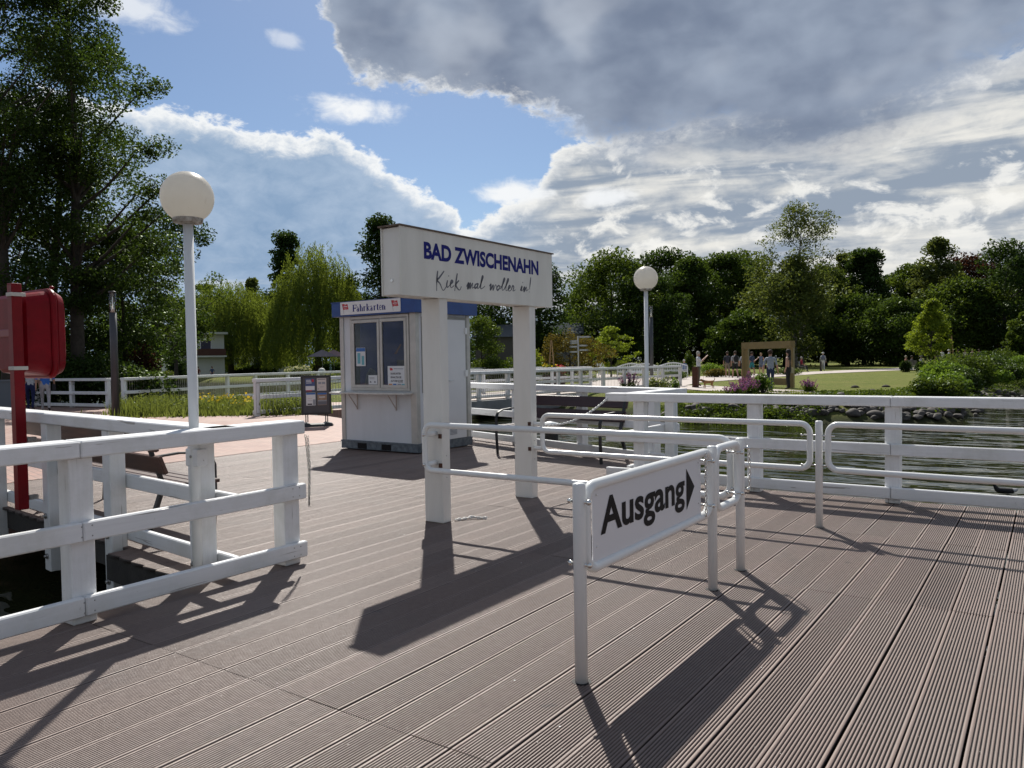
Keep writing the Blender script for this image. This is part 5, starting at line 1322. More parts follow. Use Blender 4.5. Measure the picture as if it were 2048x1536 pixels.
    if pose == 'sit':
        for n_ in V: V[n_] = (V[n_][0], V[n_][1], V[n_][2]-.46)
    V = {n_: tuple(Vector(v)*k) for n_, v in V.items()}; rad = {n_: (tuple(x*k for x in v) if isinstance(v, tuple) else v*k) for n_, v in rad.items()}
    mats = dict(top=cloth(top), legs=cloth(legs), skin=SKIN[skin], shoes=cloth(shoes))
    b = skin_body(V, E_, rad, None, mats, 'body', t)
    hx, hy, hz = V['head1']
    mb = MB()
    if hat: mb.ball((hx, hy-.005, hz+.03*k), .115*k, (1, 1.05, .75), 14, 8); mb.lathe([(.09*k, .01), (.17*k, 0), (.17*k, .008), (.09*k, .03)], (hx, hy, hz+.02*k), 16); mb.build('hat', cloth(hat), t, local=True)
    else:
        vs_ = MB(); vs_.ball((hx, hy-.022*k, hz+(.0 if bald else .006)*k), (.098 if bald else .110)*k, (.95, 1., 1.0), 16, 10)
        if long_hair: vs_.ball((hx, hy-.07*k, hz-.14*k), .10*k, (.95, .6, 1.9), 12, 8)
        vs_.build('hair', cloth(hair), t, local=True)
    if bag:
        mb = MB(); mb.box(-.06, .06, -.14, .16, .72, .96, mat=Matrix.Translation((.27*k, 0, 0)) @ Matrix.Scale(k, 4)); mb.beam((.27*k, 0, .95*k), (.12*k, 0, 1.47*k), .025, .01); mb.build('bag', cloth(bag), t, local=True, bevel=.02)
    if pack:
        mb = MB(); mb.ball((0, -.19*k, 1.27*k), .19*k, (.95, .6, 1.25), 12, 8); mb.build('backpack', cloth(pack), t, local=True)
    return t
VC = lambda p: math.atan2(p[1], p[0])-math.pi/2      # rotation that turns a figure away from the viewer
def at_g(x, y): return G(x, y)
a = at_g(1397, 772); person('grey haired man in white tee holding a phone up, beside the brown dog', a, VC(a)-R(85), 1.75, 'stand', (.62, .63, .66), (.11, .12, .085), 0, (.45, .42, .38), arm=dict(l='up', r='up'), heavy=1.12, bald=True, shoes=(.1, .02, .03))
a = at_g(1455, 755); person('man in dark tee and khaki shorts walking away on the path', a, VC(a), 1.80, 'walk', (.025, .028, .045), (.2, .16, .12), 1, trousers='short')
a = at_g(1470.5, 756); person('stocky person in white and black top with black shorts on the path', a, VC(a)+R(20), 1.80, 'step', (.35, .35, .37), (.012, .012, .014), 0, trousers='short', heavy=1.12, pack=(.012, .012, .014))
a = at_g(1487, 754); person('person half hidden by the left side of the golden frame', a, VC(a), 1.74, 'walk', (.5, .5, .52), (.04, .04, .05), 0, trousers='short')
a = at_g(1504, 751); person('person in navy top and teal shorts seen through the golden frame', a, VC(a)+R(40), 1.76, 'step', (.03, .05, .1), (.02, .2, .22), 1, trousers='short')
a = at_g(1522, 748); person('blonde girl in a blue grey dress seen through the golden frame', a, VC(a)+R(180), 1.68, 'walk', (.14, .17, .24), (.14, .17, .24), 0, (.35, .22, .12), sleeves='none', trousers='short', arm=dict(r='out'))
a = at_g(1541, 783); person('brown haired woman in grey tee and blue jeans standing before the golden frame', a, VC(a)-R(15), 1.70, 'step', (.30, .34, .39), (.018, .03, .075), 0, (.05, .022, .014), heavy=1.1)
a = at_g(1577, 779); person('woman in black with long black hair and a pale shoulder bag', a, VC(a)+R(75), 1.72, 'stand', (.014, .013, .016), (.012, .012, .014), 0, (.01, .008, .009), sleeves='none', heavy=1.15, long_hair=True, bag=(.5, .45, .3))
a = at_g(1646, 742); person('walker in white hat and white trousers carrying a grey backpack', a, VC(a), 1.68, 'step', (.4, .42, .4), (.6, .6, .6), 0, hat=(.62, .62, .58), sleeves='long', pack=(.12, .14, .2))
a = at_g(1739, 724); person('distant person in white shirt near the tree trunks', a, VC(a), 1.72, 'stand', (.6, .62, .65), (.1, .11, .13), 0)
for i, (x, lb, tp, lg) in enumerate(((1812, 'person in salmon top sitting at the left end of the lawn bench', (.38, .16, .13), (.3, .36, .42)), (1824, 'person in dark grey top in the middle of the lawn bench', (.08, .07, .09), (.35, .32, .25)), (1842, 'person in white shirt and cap at the right end of the lawn bench', (.66, .67, .66), (.4, .38, .32)))):
    a = at_g(x, 741); person(lb, a, VC(a)-R(70), 1.72, 'sit', tp, lg, i % 2, (.4, .36, .3) if i == 0 else (.05, .04, .03), hat=(.6, .6, .58) if i == 2 else None)
for i, (x, d_, lb, tp, z) in enumerate(((1876, 76, 'standing person in dark clothes left of the crowd behind the shore bushes', (.06, .055, .06), .15), (1884, 80, 'person in white shirt behind the shore bushes', (.62, .62, .62), .35), (1898, 80, 'person in white hat beside the small obelisk', (.6, .6, .62), .2),
                               (1916, 84, 'tallest dark figure of the crowd behind the shore bushes', (.03, .035, .045), .3), (1930, 84, 'person in pale pink top in the crowd behind the bushes', (.5, .4, .38), .1), (1945, 82, 'person in beige top within the crowd at the right', (.36, .3, .22), .25), (1958, 86, 'person in black to the right of the crowd', (.02, .02, .025), .2),
                               (2034, 88, 'man in bright blue vest at the right edge', (.02, .08, .4), .4))):
    a = D(x, d_); a.z = 0; person(lb, a, VC(a)+R(40*i), 1.72+z*.3, 'stand', tp, (.07, .07, .09), i % 2, hat=(.62, .62, .6) if 'hat' in lb or i == 7 else None)
for x, d_, lb, tp in ((1828, 98, 'distant person in teal top on the shaded lawn', (.05, .32, .3)), (1840, 98, 'distant person in blue top beside the teal one', (.12, .18, .34)), (1505, 84, 'distant person in dark clothes far behind the golden frame', (.05, .05, .06))):
    a = D(x, d_); person(lb, a, VC(a), 1.7, 'stand', tp, (.1, .1, .12), 0)
a = D(1368, 57.5); a.z = 0; seated = person('grey haired man in blue sitting on the right white garden bench', a, VC(a)+R(180), 1.74, 'sit', (.06, .12, .28), (.08, .09, .12), 0, (.5, .48, .45), sleeves='long', bald=True)
# left couple walking away behind the red cabinet
a = at_g(92, 823); person('walker in royal blue top and pale trousers with a black bag, at the left edge', a, VC(a), 1.66, 'step', (.03, .14, .5), (.42, .4, .41), 0, (.4, .36, .3), bag=(.012, .012, .014), heavy=1.12)
a = at_g(62, 822); person('walker in white top and dark blue skirt beside the one in royal blue', a, VC(a)-R(10), 1.64, 'step', (.55, .56, .58), (.012, .02, .09), 0, (.3, .26, .2), heavy=1.08)
# two gardeners seated on the lawn far left
for x, lb, tp in ((396, 'distant person in red brown top on the lawn left of the willows', (.16, .05, .03)), (424, 'distant person in dark blue on the lawn left of the willows', (.03, .06, .14))):
    a = D(x, 88); person(lb, a, VC(a)+R(180), 1.7, 'sit', tp, (.06, .05, .06), 0)
# wheelchair and its user
a = at_g(1603, 744); wr_ = VC(a)-R(80)
person('person in red top sitting in the wheelchair beside the path', (a.x, a.y, .05), wr_, 1.72, 'sit', (.28, .02, .04), (.02, .02, .025), 1, (.3, .28, .26))
wc = thing('wheelchair', 'wheelchair parked on the lawn behind the golden frame', 'wheelchair', tuple(a), wr_)
for s in (-1, 1):
    mb = MB(); mb.tube([(s*.28, .28*math.cos(q)-.02, .30+.28*math.sin(q)) for q in [2*math.pi*i/20 for i in range(20)]], .014, 6, closed=True)
    for i in range(5): q = math.pi*i/5; mb.beam((s*.28, .27*math.cos(q)-.02, .3+.27*math.sin(q)), (s*.28, -.27*math.cos(q)-.02, .3-.27*math.sin(q)), .006, .006)
    mb.build('wheel', DARKG, wc, local=True)
    mb = MB(); mb.tube([(s*.24, -.22, .95), (s*.24, -.2, .5), (s*.24, .25, .5), (s*.24, .42, .12)], .013, 6); mb.build('frame', STEEL, wc, local=True)
mb = MB(); mb.box(-.23, .23, -.2, .25, .46, .5); mb.build('seat', BLACKM, wc, local=True); mb = MB(); mb.box(-.23, .23, -.22, -.19, .5, .9); mb.build('backrest', BLACKM, wc, local=True)
# dog
a = at_g(1417, 777); dg_ = thing('dog', 'small tan dog standing on the path behind the man with the phone', 'dog', tuple(a), VC(a)+R(90))
V = dict(chest=(0, .16, .30), loin=(0, -.02, .31), hip=(0, -.17, .31), neck=(0, .27, .37), head=(0, .34, .40), muz=(0, .42, .37), tail1=(0, -.25, .37), tail2=(0, -.30, .46), tail3=(0, -.25, .50))
rad = dict(chest=(.075, .095), loin=(.055, .065), hip=(.065, .075), neck=.05, head=.05, muz=.022, tail1=.02, tail2=.016, tail3=.01)
E_ = [('chest', 'loin', 'coat'), ('loin', 'hip', 'coat'), ('chest', 'neck', 'dark'), ('neck', 'head', 'coat'), ('head', 'muz', 'dark'), ('hip', 'tail1', 'coat'), ('tail1', 'tail2', 'coat'), ('tail2', 'tail3', 'coat')]
for s, q in ((-1, 'l'), (1, 'r')):
    o2_ = .03*s
    V.update({'fs'+q: (s*.055, .17, .24), 'fk'+q: (s*.055, .17+o2_, .13), 'fp'+q: (s*.055, .18+o2_, .02), 'hs'+q: (s*.055, -.17, .26), 'hk'+q: (s*.055, -.13-o2_, .18), 'hh'+q: (s*.055, -.22-o2_, .10), 'hp'+q: (s*.055, -.19-o2_, .02), 'er'+q: (s*.035, .33, .455)})
    rad.update({'fs'+q: .035, 'fk'+q: .02, 'fp'+q: .02, 'hs'+q: .045, 'hk'+q: .028, 'hh'+q: .016, 'hp'+q: .019, 'er'+q: .014})
    E_ += [('chest', 'fs'+q, 'coat'), ('fs'+q, 'fk'+q, 'coat'), ('fk'+q, 'fp'+q, 'coat'), ('hip', 'hs'+q, 'coat'), ('hs'+q, 'hk'+q, 'coat'), ('hk'+q, 'hh'+q, 'coat'), ('hh'+q, 'hp'+q, 'coat'), ('head', 'er'+q, 'dark')]
skin_body(V, E_, rad, None, dict(coat=cloth((.34, .17, .06)), dark=cloth((.10, .045, .02))), 'body', dg_)
mb = MB(); mb.tube([(0, .25, .42), (.02, .2, .6), (.05, .1, .85)], .006, 5); mb.build('lead', BLACKM, dg_, local=True)
# bird on the lake
a = G(2009, 988, WATER_Z); bd = thing('water_bird', 'black water bird swimming behind the lake railing at the far right', 'bird', tuple(a), R(200))
V = dict(body=(0, 0, .05), rear=(-.12, 0, .05), tail=(-.19, 0, .08), breast=(.10, 0, .06), neck=(.14, 0, .13), head=(.16, 0, .19), bill=(.21, 0, .185)); rad = dict(body=(.06, .05), rear=.045, tail=.012, breast=.05, neck=.022, head=.026, bill=.008)
skin_body(V, [('body', 'rear', 'f'), ('rear', 'tail', 'w'), ('body', 'breast', 'f'), ('breast', 'neck', 'f'), ('neck', 'head', 'f'), ('head', 'bill', 'w')], rad, None, dict(f=cloth((.012, .012, .013)), w=cloth((.4, .4, .4))), 'body', bd)

# ------------------------------------------------------------------ park furniture
def garden_bench(label, loc, rz, L=1.9):
    t = thing('garden_bench', label, 'bench', tuple(loc), rz)      # faces local -Y
    mb = MB()
    for i in range(5): mb.box(-L/2, L/2, -.46+i*.1, -.38+i*.1, .42, .45)
    mb.build('seat', WHITE, t, local=True)
    for x in (-L/2, L/2-.06):
        for y in (-.45, .02):
            mb = MB(); mb.box(x, x+.06, y, y+.06, 0, .66 if y < 0 else .9); mb.build('leg', WHITE, t, local=True)
        mb = MB(); mb.box(x-.01, x+.07, -.48, .04, .66, .70); mb.build('armrest', WHITE, t, local=True)
    mb = MB(); mb.box(-L/2+.06, L/2-.06, .02, .06, .50, .56)
    top = [(-L/2+L*i/16, .86+.22*math.sin(math.pi*i/16)**1.3) for i in range(17)]
    for (xa, za), (xb, zb) in zip(top[:-1], top[1:]): mb.beam((xa, .04, za), (xb, .04, zb), .04, .08)
    for i in range(1, 16):
        x, z = top[i]; mb.box(x-.016, x+.016, .025, .05, .56, z-.02)
    mb.build('backrest', WHITE, t, local=True)
    return t
a = D(1262, 55.5); garden_bench('white garden bench with arched back, leftmost behind the railing', a, VC(a), 2.0)
a = D(1289, 52.5); garden_bench('white garden bench standing right behind the farther lamp pole', a, VC(a)-R(15), 2.0)
a = D(1346, 57); garden_bench('white garden bench on which the man in blue sits', a, VC(a), 2.1)
def garden_chair(label, loc, rz):
    t = thing('garden_chair', label, 'chair', tuple(loc), rz)
    mb = MB(); mb.box(-.27, .27, -.45, .05, .4, .43); mb.build('seat', WHITE, t, local=True)
    for x in (-.27, .21):
        for y in (-.45, 0.): mb = MB(); mb.box(x, x+.06, y, y+.05, 0, .6); mb.build('leg', WHITE, t, local=True)
        mb = MB(); mb.box(x, x+.06, -.46, .06, .6, .63); mb.build('armrest', WHITE, t, local=True)
    mb = MB()
    for i in range(5): mb.box(-.26+i*.108, -.26+i*.108+.08, .03, .06, .42, 1.0+.05*math.sin(math.pi*(i+.5)/5))
    mb.build('backrest', WHITE, t, local=True)
for x, lb in ((1197, 'left white garden chair on the lawn behind the railing'), (1205, 'right white garden chair on the lawn behind the railing')):
    a = D(x, 70); garden_chair(lb, a, VC(a)+R(30))
# lawn bench, dark
a = at_g(1826, 742); lb_ = thing('lawn_bench', 'dark bench on the lawn carrying three people', 'bench', tuple(a), VC(a)-R(70)+math.pi)
mb = MB(); mb.box(-.9, .9, -.45, 0, .40, .44); mb.build('seat', BLACKM, lb_, local=True)
mb = MB(); mb.box(-.9, .9, .02, .05, .5, .9); mb.build('backrest', BLACKM, lb_, local=True)
for x in (-.85, .8):
    for y in (-.42, 0.): mb = MB(); mb.box(x, x+.05, y, y+.05, 0, .42); mb.build('leg', BLACKM, lb_, local=True)
# golden picture frame
gf = thing('picture_frame', 'large bronze coloured walk-in picture frame on the lawn', 'frame', tuple(G(1533, 776)))
gl, gr = G(1494, 772), G(1582, 782); dv = (gr-gl); Lf = dv.length
gl = D(1491, 38.5); gr = D(1581, 35.6)
zt = px_h(684, 37, 1535)
for p in (gl, gr): mb = MB(); mb.beam(p, p+Vector((0, 0, zt-.2)), .26, .30); mb.build('side_post', GOLD, gf)
mb = MB(); u_ = (gr-gl).normalized(); mb.beam(gl-u_*.15+Vector((0, 0, zt-.15)), gr+u_*.15+Vector((0, 0, zt-.15)), .26, .33); mb.build('top_beam', GOLD, gf)
mb = MB(); mb.beam(gl+u_*.15+Vector((0, 0, .28)), gr-u_*.15+Vector((0, 0, .28)), .26, .32); mb.build('bottom_beam', GOLD, gf)
nrm = Vector((-u_.y, u_.x, 0))*-.16
if nrm.y > 0: nrm = -nrm
for p in (gl, gr): mb = MB(); mb.beam(p+nrm, p+nrm+Vector((0, 0, zt-.32)), .06, .10); mb.build('edge_strip', GOLD, gf)
# weathered steel post
a = at_g(1391, 775); cp = thing('steel_post', 'square rusty steel post beside the man with the phone', 'post', tuple(a))
mb = MB(); mb.box(a.x-.13, a.x+.13, a.y-.12, a.y+.12, 0, .98); mb.build('shaft', CORTEN, cp, bevel=.01); mb = MB(); mb.box(a.x-.14, a.x+.14, a.y-.13, a.y+.13, .98, 1.0); mb.build('cap', CORTEN, cp)
# signpost
def signpost(label, px, dist, h):
    a = D(px, dist); t = thing('signpost', label, 'signpost', tuple(a), VC(a))
    mb = MB(); mb.tube([(0, 0, 0), (0, 0, h)], .04, 10); mb.build('pole', ALU, t, local=True)
    for z, s, w_ in ((h-.06, 1, .72), (h-.30, -1, .42), (h-.42, -1, .42), (h-.58, 1, .5), (h-.64, -1, .45), (h-.85, 1, .55), (h-.95, -1, .46)):
        mb = MB(); x0, x1 = (.05, w_) if s > 0 else (-w_, -.05)
        tip = w_+.1 if s > 0 else -w_-.1
        pts = [(.05*s, -.055), (w_*s, -.055), (tip, 0), (w_*s, .055), (.05*s, .055)]
        if s < 0: pts = pts[::-1]
        mb.prism(pts, (0, -.02, z), (1, 0, 0), (0, 0, 1), .02); p_ = mb.build('arrow_board', mat('board_grey', (.2, .22, .22), .5), t, local=True)
        mb = MB(); stroke(mb, [(x0+.05, z), (x1-.05, z)] if s > 0 else [(x0+.05, z), (x1-.03, z)], .03, (0, -.0225, 0), (1, 0, 0), (0, 0, 1), False); mb.build('writing', PAPER, p_, local=True)
signpost('grey signpost with several pointed direction boards', 1156.5, 47, 2.85)
a = D(1646, 68); 
bp = thing('dark_bollard', 'short dark bollard beside the walker with the backpack', 'bollard', tuple(D(1641.5, 70)))
mb = MB(); q_ = D(1641.5, 70); mb.lathe([(.09, 0), (.09, .85), (.07, .88)], tuple(q_), 12); mb.build('shaft', BARK, bp)
# obelisk trellises
def obelisk(label, px, dist, h, w_=.42, fl=True):
    a = D(px, dist); t = thing('trellis_obelisk', label, 'trellis', tuple(a), .4)
    mb = MB()
    for sx in (-1, 1):
        for sy in (-1, 1): mb.beam((sx*w_/2, sy*w_/2, 0), (sx*.02, sy*.02, h), .035, .035)
    mb.build('legs', mat('tan_wood', (.3, .2, .1), .7), t, local=True)
    mb = MB()
    for i in range(1, 11):
        f = i/12; r = w_/2*(1-f); z = h*f
        for p, q in (((-r, -r), (r, -r)), ((r, -r), (r, r)), ((r, r), (-r, r)), ((-r, r), (-r, -r))): mb.beam((*p, z), (*q, z), .02, .02)
    mb.build('rungs', mat('tan_wood_b', (.32, .22, .11), .7), t, local=True)
    mb = MB(); mb.tube([(0, 0, h), (0, 0, h+.3)], .012, 6); mb.build('finial', RUSTY, t, local=True)
    return t
obelisk('tall tan trellis obelisk above the flower tub near the signpost', 1103, 44, 2.55)
obelisk('distant thin obelisk rising from the crowd at the right', 1903, 80, 3.2, .5)
a = D(1099, 43.5); tb = thing('flower_tub', 'flower tub with red and yellow blossoms under the trellis obelisk', 'planter', tuple(a))
mb = MB(); mb.lathe([(.3, 0), (.42, .55), (.44, .6)], tuple(a), 18); mb.build('tub', RUSTY, tb)
P_ = ball_pts(900, .8)*np.array([.6, .6, .35])+np.array([a.x, a.y, .85]); np_mesh('plants', leaf_quads(P_, .10), quads_idx(len(P_)), FOL['mid'], tb)
P_ = ball_pts(120, .8)*np.array([.62, .62, .38])+np.array([a.x, a.y, .9]); np_mesh('blossom', leaf_quads(P_, .11, aspect=.9), quads_idx(len(P_)), FOL['yellow'], tb)
a = D(1118, 43); tb = thing('flower_tub', 'second flower tub with pink red blossoms right of the obelisk', 'planter', tuple(a))
mb = MB(); mb.lathe([(.3, 0), (.42, .55), (.44, .6)], tuple(a), 18); mb.build('tub', RUSTY, tb)
P_ = ball_pts(600, .8)*np.array([.55, .5, .25])+np.array([a.x, a.y, .8]); np_mesh('plants', leaf_quads(P_, .09), quads_idx(len(P_)), FOL['mid'], tb)
P_ = ball_pts(160, .8)*np.array([.55, .5, .28])+np.array([a.x, a.y, .9]); np_mesh('blossom', leaf_quads(P_, .10, aspect=.9), quads_idx(len(P_)), FOL['red'], tb)
# dark lamps
def clear_glass():
    m_ = bpy.data.materials.new('clear_glass'); m_.use_nodes = True; t = NT(m_.node_tree); t.n.clear()
    g = t.new('ShaderNodeBsdfGlossy'); g.inputs[1].default_value = .05; tr = t.new('ShaderNodeBsdfTransparent'); fr = t.new('ShaderNodeFresnel'); fr.inputs[0].default_value = 1.6
    mx = t.new('ShaderNodeMixShader'); t.link(fr.outputs[0], mx.inputs[0]); t.link(tr.outputs[0], mx.inputs[1]); t.link(g.outputs[0], mx.inputs[2])
    o = t.new('ShaderNodeOutputMaterial'); t.link(mx.outputs[0], o.inputs[0]); return m_
CLEAR = clear_glass()
def dark_lamp(label, px, dist, ytop):
    a = D(px, dist); h = px_h(ytop, dist, px); t = thing('street_lamp', label, 'lamp', tuple(a))
    zb = h-.62; mb = MB(); mb.lathe([(.105, 0), (.10, 2.), (.098, zb)], tuple(a), 18); mb.build('pole', DARKG, t)
    mb = MB(); mb.lathe([(.094, zb), (.094, h-.04)], tuple(a), 18); mb.build('glass_cylinder', CLEAR, t)
    mb = MB(); mb.lathe([(.085, zb+.002), (.03, zb+.12), (.012, zb+.25), (.010, zb+.45)], tuple(a), 14); mb.build('reflector_cone', WHITEM, t)
    mb = MB(); mb.lathe([(.10, h-.05), (.102, h-.01), (.095, h)], tuple(a), 18); mb.build('cap', DARKG, t)
dark_lamp('anthracite cylinder lamp before the trees on the left', 229, 22.5, 583)
dark_lamp('anthracite cylinder lamp just behind the farther globe lamp', 1303, 42, 612)
# snap board
def snapboard():
    a = G(634, 853); t = thing('poster_stand', 'black double poster stand with four leaflets on the red paving', 'poster stand', tuple(a), VC(a)+R(7))
    k = (14.0/13.999)
    w_, z0, z1 = .345, .28, 1.20
    M_ = Matrix.Rotation(R(0), 4, 'X')
    mb = MB()
    mb.box(-w_, -w_+.045, -.02, .02, z0, z1, mat=M_); mb.box(w_-.045, w_, -.02, .02, z0, z1, mat=M_); mb.box(-w_+.045, w_-.045, -.02, .02, z1-.04, z1, mat=M_); mb.box(-w_+.045, w_-.045, -.02, .02, z0, z0+.05, mat=M_)
    mb.build('frame', BLACKM, t, local=True, bevel=.004)
    mb = MB(); mb.box(-w_+.045, w_-.045, -.012, .012, z0+.05, z1-.04); bd_ = mb.build('board', SNAP, t, local=True)
    def pl_(x0, x1, za, zb_, m__, par, nm, y=-.0135): mb = MB(); mb.box(x0, x1, y-.001, y, za, zb_); return mb.build(nm, m__, par, local=True)
    p1 = pl_(-.245, -.03, .83, 1.13, mat('dull_blue', (.06, .09, .2), .6), bd_, 'leaflet'); pl_(-.240, -.035, .86, .955, PAPER, p1, 'leaflet_text', -.015); pl_(-.225, -.12, 1.085, 1.1, PAPER, p1, 'leaflet_text', -.015); pl_(-.225, -.11, 1.055, 1.07, PAPER, p1, 'leaflet_text', -.015); pl_(-.225, -.10, 1.02, 1.035, PAPER, p1, 'leaflet_text', -.015); pl_(-.1, -.05, 1.05, 1.11, PRED, p1, 'leaflet_picture', -.015); pl_(-.23, -.1, .835, .855, PRED, p1, 'leaflet_picture', -.015)
    p2 = pl_(.02, .235, .84, 1.135, mat('cream_paper', (.55, .5, .47), .5), bd_, 'leaflet'); pl_(.035, .215, 1.10, 1.115, GREY, p2, 'leaflet_text', -.015); pl_(.05, .12, .995, 1.045, PGREY, p2, 'leaflet_picture', -.015); pl_(.135, .21, .995, 1.045, PGREY, p2, 'leaflet_picture', -.015); pl_(.09, .17, .925, .932, GREY, p2, 'leaflet_text', -.015); pl_(.04, .06, .875, .89, GREY, p2, 'leaflet_text', -.015)
    p3 = pl_(-.235, -.02, .50, .80, PAPER, bd_, 'leaflet'); pl_(-.23, -.025, .755, .795, PBLUE, p3, 'leaflet_header', -.015); pl_(-.205, -.10, .515, .545, BLACKM, p3, 'leaflet_picture', -.015); pl_(-.08, -.025, .51, .64, PGREY, p3, 'leaflet_picture', -.015); pl_(-.2, -.1, .66, .665, PORANGE, p3, 'leaflet_text', -.015); pl_(-.2, -.09, .61, .614, GREY, p3, 'leaflet_text', -.015)
    p4 = pl_(.025, .24, .50, .795, mat('dull_sand', (.34, .25, .18), .6, base2=(.25, .16, .10), vscale=14), bd_, 'leaflet'); pl_(.03, .235, .75, .79, PBLUE, p4, 'leaflet_header', -.015); pl_(.03, .235, .51, .59, GREY, p4, 'leaflet_picture', -.015); pl_(.03, .235, .59, .62, PGREY, p4, 'leaflet_picture', -.015); pl_(.06, .2, .68, .70, PAPER, p4, 'leaflet_picture', -.015)
    for x in (-.25, -.205, .205, .25):
        mb = MB(); mb.tube([(x, 0, .08), (x, 0, z0)], .012, 8); mb.build('spring_leg', BLACKM, t, local=True)
    mb = MB()
    secs = [(-.38, .02, .03), (-.34, .16, .08), (-.22, .19, .11), (-.16, .19, .07), (.16, .19, .07), (.22, .19, .11), (.34, .16, .08), (.38, .02, .03)]
    vs = []
    for x, hw, z in secs: vs += [(x, -hw, 0), (x, -hw*.8, z), (x, hw*.8, z), (x, hw, 0)]
    fs = []
    for i in range(len(secs)-1):
        for j in range(4): l = (j+1) % 4; fs.append((i*4+j, (i+1)*4+j, (i+1)*4+l, i*4+l))
    fs += [(3, 2, 1, 0), tuple(range(28, 32))]
    mb.add(vs, fs); mb.build('base', BLACKM, t, local=True, bevel=.01)
snapboard()
# wooden lectern at the left
a = D(213, 30); lc = thing('info_lectern', 'small wooden information lectern behind the left end of the far railing', 'lectern', tuple(a), VC(a))
mb = MB(); mb.box(-.05, .05, -.03, .03, 0, 1.2); mb.build('post', mat('bleached_wood', (.2, .18, .13), .8), lc, local=True)
mb = MB(); mb.box(-.32, .32, -.25, .25, -.02, .02, mat=Matrix.Translation((0, 0, 1.25)) @ Matrix.Rotation(R(35), 4, 'X') @ Matrix.Rotation(R(-20), 4, 'Y')); mb.build('panel', mat('pale_panel', (.35, .36, .28), .6), lc, local=True)
# grey cabinet at the left edge
a = D(4, 25.5); gc = thing('grey_cabinet', 'grey utility cabinet at the left edge below the red cabinet', 'cabinet', tuple(a), VC(a))
mb = MB(); mb.box(-.5, .28, -.2, .2, .1, 1.05); mb.build('body', mat('cabinet_grey', (.10, .12, .14), .5), gc, local=True, bevel=.01); mb = MB(); mb.box(-.54, .32, -.24, .24, 1.05, 1.1); mb.build('lid', mat('cabinet_grey_b', (.12, .14, .16), .5), gc, local=True)
mb = MB(); mb.box(-.48, .26, -.21, -.2, .15, 1.0); mb.build('door', mat('cabinet_door_grey', (.09, .11, .13), .5), gc, local=True)
# ------------------------------------------------------------------ buildings behind the trees
RENDER_ = mat('pale_render', (.52, .54, .5), .8, var=.1, vscale=1)
def house():
    a = D(362, 92); t = thing('house', 'pale flat roofed house with a balcony beyond the pond', 'house', tuple(a), VC(a)+R(12))
    mb = MB(); mb.box(-1.6, 5, 0, 6, 0, 5.1); w = mb.build('wall', RENDER_, t, local=True)
    mb = MB(); mb.box(-1.9, 5.2, -1.0, 6.2, 5.1, 5.35); mb.build('roof', mat('roof_fascia', (.4, .42, .38), .7), t, local=True)
    for x in (-.9, 2.2):
        mb = MB(); mb.box(x, x+1.3, -.05, 0, 3.2, 4.5); f = mb.build('window', WHITE, t, local=True); mb = MB(); mb.box(x+.08, x+1.22, -.07, -.05, 3.28, 4.42); mb.build('pane', GLASSD, f, local=True)
    mb = MB(); mb.box(-1.7, 5, -1.1, 0, 2.35, 2.55); b = mb.build('balcony', RENDER_, t, local=True)
    mb = MB(); mb.box(-.1, 4.9, -1.12, -1.06, 2.55, 3.35); mb.build('balcony_screen', mat('brown_screen', (.06, .02, .012), .7), b, local=True)
    mb = MB(); mb.box(-1.5, 1., -.04, 0, .2, 2.1); mb.build('shutter', GLASSD, t, local=True)
house()
def low_building(label, px, dist, w_, h_, m_, roof, glass=True, ov=.4):
    a = D(px, dist); t = thing('building', label, 'building', tuple(a), VC(a))
    mb = MB(); mb.box(-w_/2, w_/2, 0, 7, 0, h_); mb.build('wall', m_, t, local=True)
    mb = MB(); mb.add([(-w_/2-ov, -ov, h_), (w_/2+ov, -ov, h_), (w_/2+ov, 7+ov, h_), (-w_/2-ov, 7+ov, h_), (-w_/2-ov, 3.5, h_+1.5), (w_/2+ov, 3.5, h_+1.5)], [(0, 1, 5, 4), (2, 3, 4, 5), (1, 2, 5), (3, 0, 4), (3, 2, 1, 0)]); mb.build('roof', roof, t, local=True)
    if glass:
        n = max(1, int(w_/2.4))
        for i in range(n):
            x = -w_/2+.4+i*(w_-.6)/n; mb = MB(); mb.box(x, x+(w_-.6)/n-.5, -.04, 0, .7, h_-.5); f = mb.build('window', WHITE, t, local=True)
            mb = MB(); mb.box(x+.08, x+(w_-.6)/n-.58, -.06, -.04, .78, h_-.58); mb.build('pane', GLASSD, f, local=True)
low_building('long low glazed building glimpsed under the wide willow', 505, 128, 16, 2.9, RENDER_, mat('dark_roof', (.04, .036, .036), 1., spec=0))
low_building('grey roofed building between kiosk and farther sign pillar', 1006, 86, 6, 4.0, mat('dark_wall', (.06, .055, .05), .8), mat('grey_roof', (.10, .108, .115), 1., spec=0), False)
low_building('building with pale gable hidden among the trees right of the sign', 1130, 98, 4, 4.6, mat('gable_grey', (.14, .15, .15), .7), mat('slate_roof', (.07, .08, .085), 1., spec=0), False)
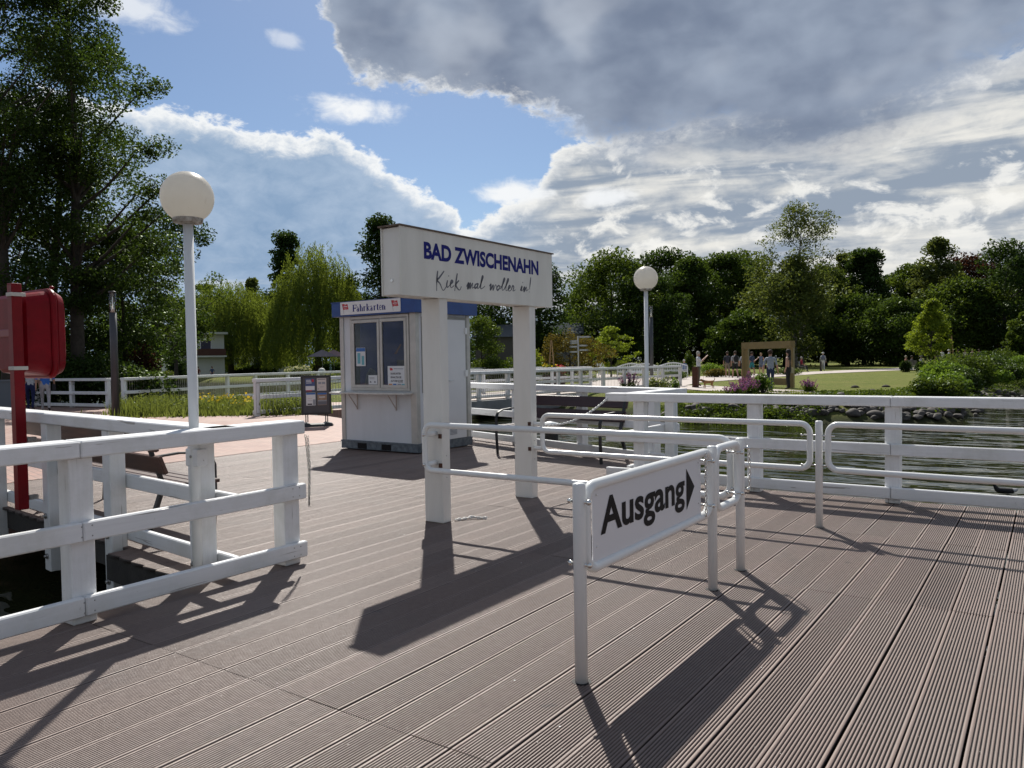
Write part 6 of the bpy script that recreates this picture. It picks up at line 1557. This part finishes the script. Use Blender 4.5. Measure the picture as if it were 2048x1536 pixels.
# parasols of a terrace
for x, d_, c_ in ((645, 88, (.20, .17, .18)), (668, 90, (.30, .2, .2))):
    a = D(x, d_); t = thing('parasol', ('grey' if x < 650 else 'dusky pink')+' terrace parasol behind the taller willow', 'parasol', tuple(a))
    mb = MB(); mb.lathe([(.03, 0), (.03, 2.6)], tuple(a), 8); mb.build('pole', ALUD, t); mb = MB(); mb.lathe([(1.7, 2.15), (1.7, 2.18), (.05, 2.95)], tuple(a), 8, smooth=False); mb.build('canopy', cloth(c_), t)
# small garden statues
a = D(643, 70); t = thing('stone_sculpture', 'rounded white stone sculpture on the lawn by the kiosk', 'sculpture', tuple(a))
mb = MB(); mb.box(a.x-.3, a.x+.3, a.y-.2, a.y+.2, 0, .25); mb.build('plinth', CONC, t); mb = MB(); mb.ball((a.x, a.y, .62), .42, (1, .7, .95), 14, 10); mb.ball((a.x-.25, a.y, .35), .2, (1, .8, 1), 10, 8); mb.build('boulder', mat('white_stone', (.6, .6, .56), .7), t)
a = D(661, 68); person('verdigris statue of a standing figure on the lawn by the kiosk', a, VC(a)+2, 1.3, 'stand', (.10, .17, .16), (.10, .17, .16), 0, (.10, .17, .16), sleeves='long', shoes=(.10, .17, .16))
o = [x for x in COL.objects if x.name.startswith('person') and 'verdigris' in x.get('label', '')][0]; o.name = 'statue'; o['category'] = 'statue'
for c in o.children:
    for i in range(len(c.data.materials)): c.data.materials[i] = cloth((.10, .17, .16))
# molehills and a notice board by the trees
for x, y in ((1710, 775), (1772, 774), (1745, 783)):
    a = G(x, y); mb = MB(); mb.lathe([(.20, 0), (.13, .07), (.04, .10)], tuple(a), 12); tag(mb.build('molehill', SOIL), 'small dark molehill on the lawn near the shore', 'molehill', 'molehills on the lawn')
# little litter-like specks on the deck
mb = MB()
for i in range(36):
    x, y = rnd.uniform(-6.5, -.6), rnd.uniform(2.6, 7.5); r = rnd.uniform(.002, .005)
    mb.add([(x-r, y-r, .0012), (x+r, y-r*.6, .0012), (x+r*.8, y+r, .0012), (x-r*.5, y+r*.8, .0012)], [(0, 1, 2, 3)])
tag(mb.build('petals', PAPER), 'tiny pale petals scattered over the deck boards', 'petals', kind='stuff')
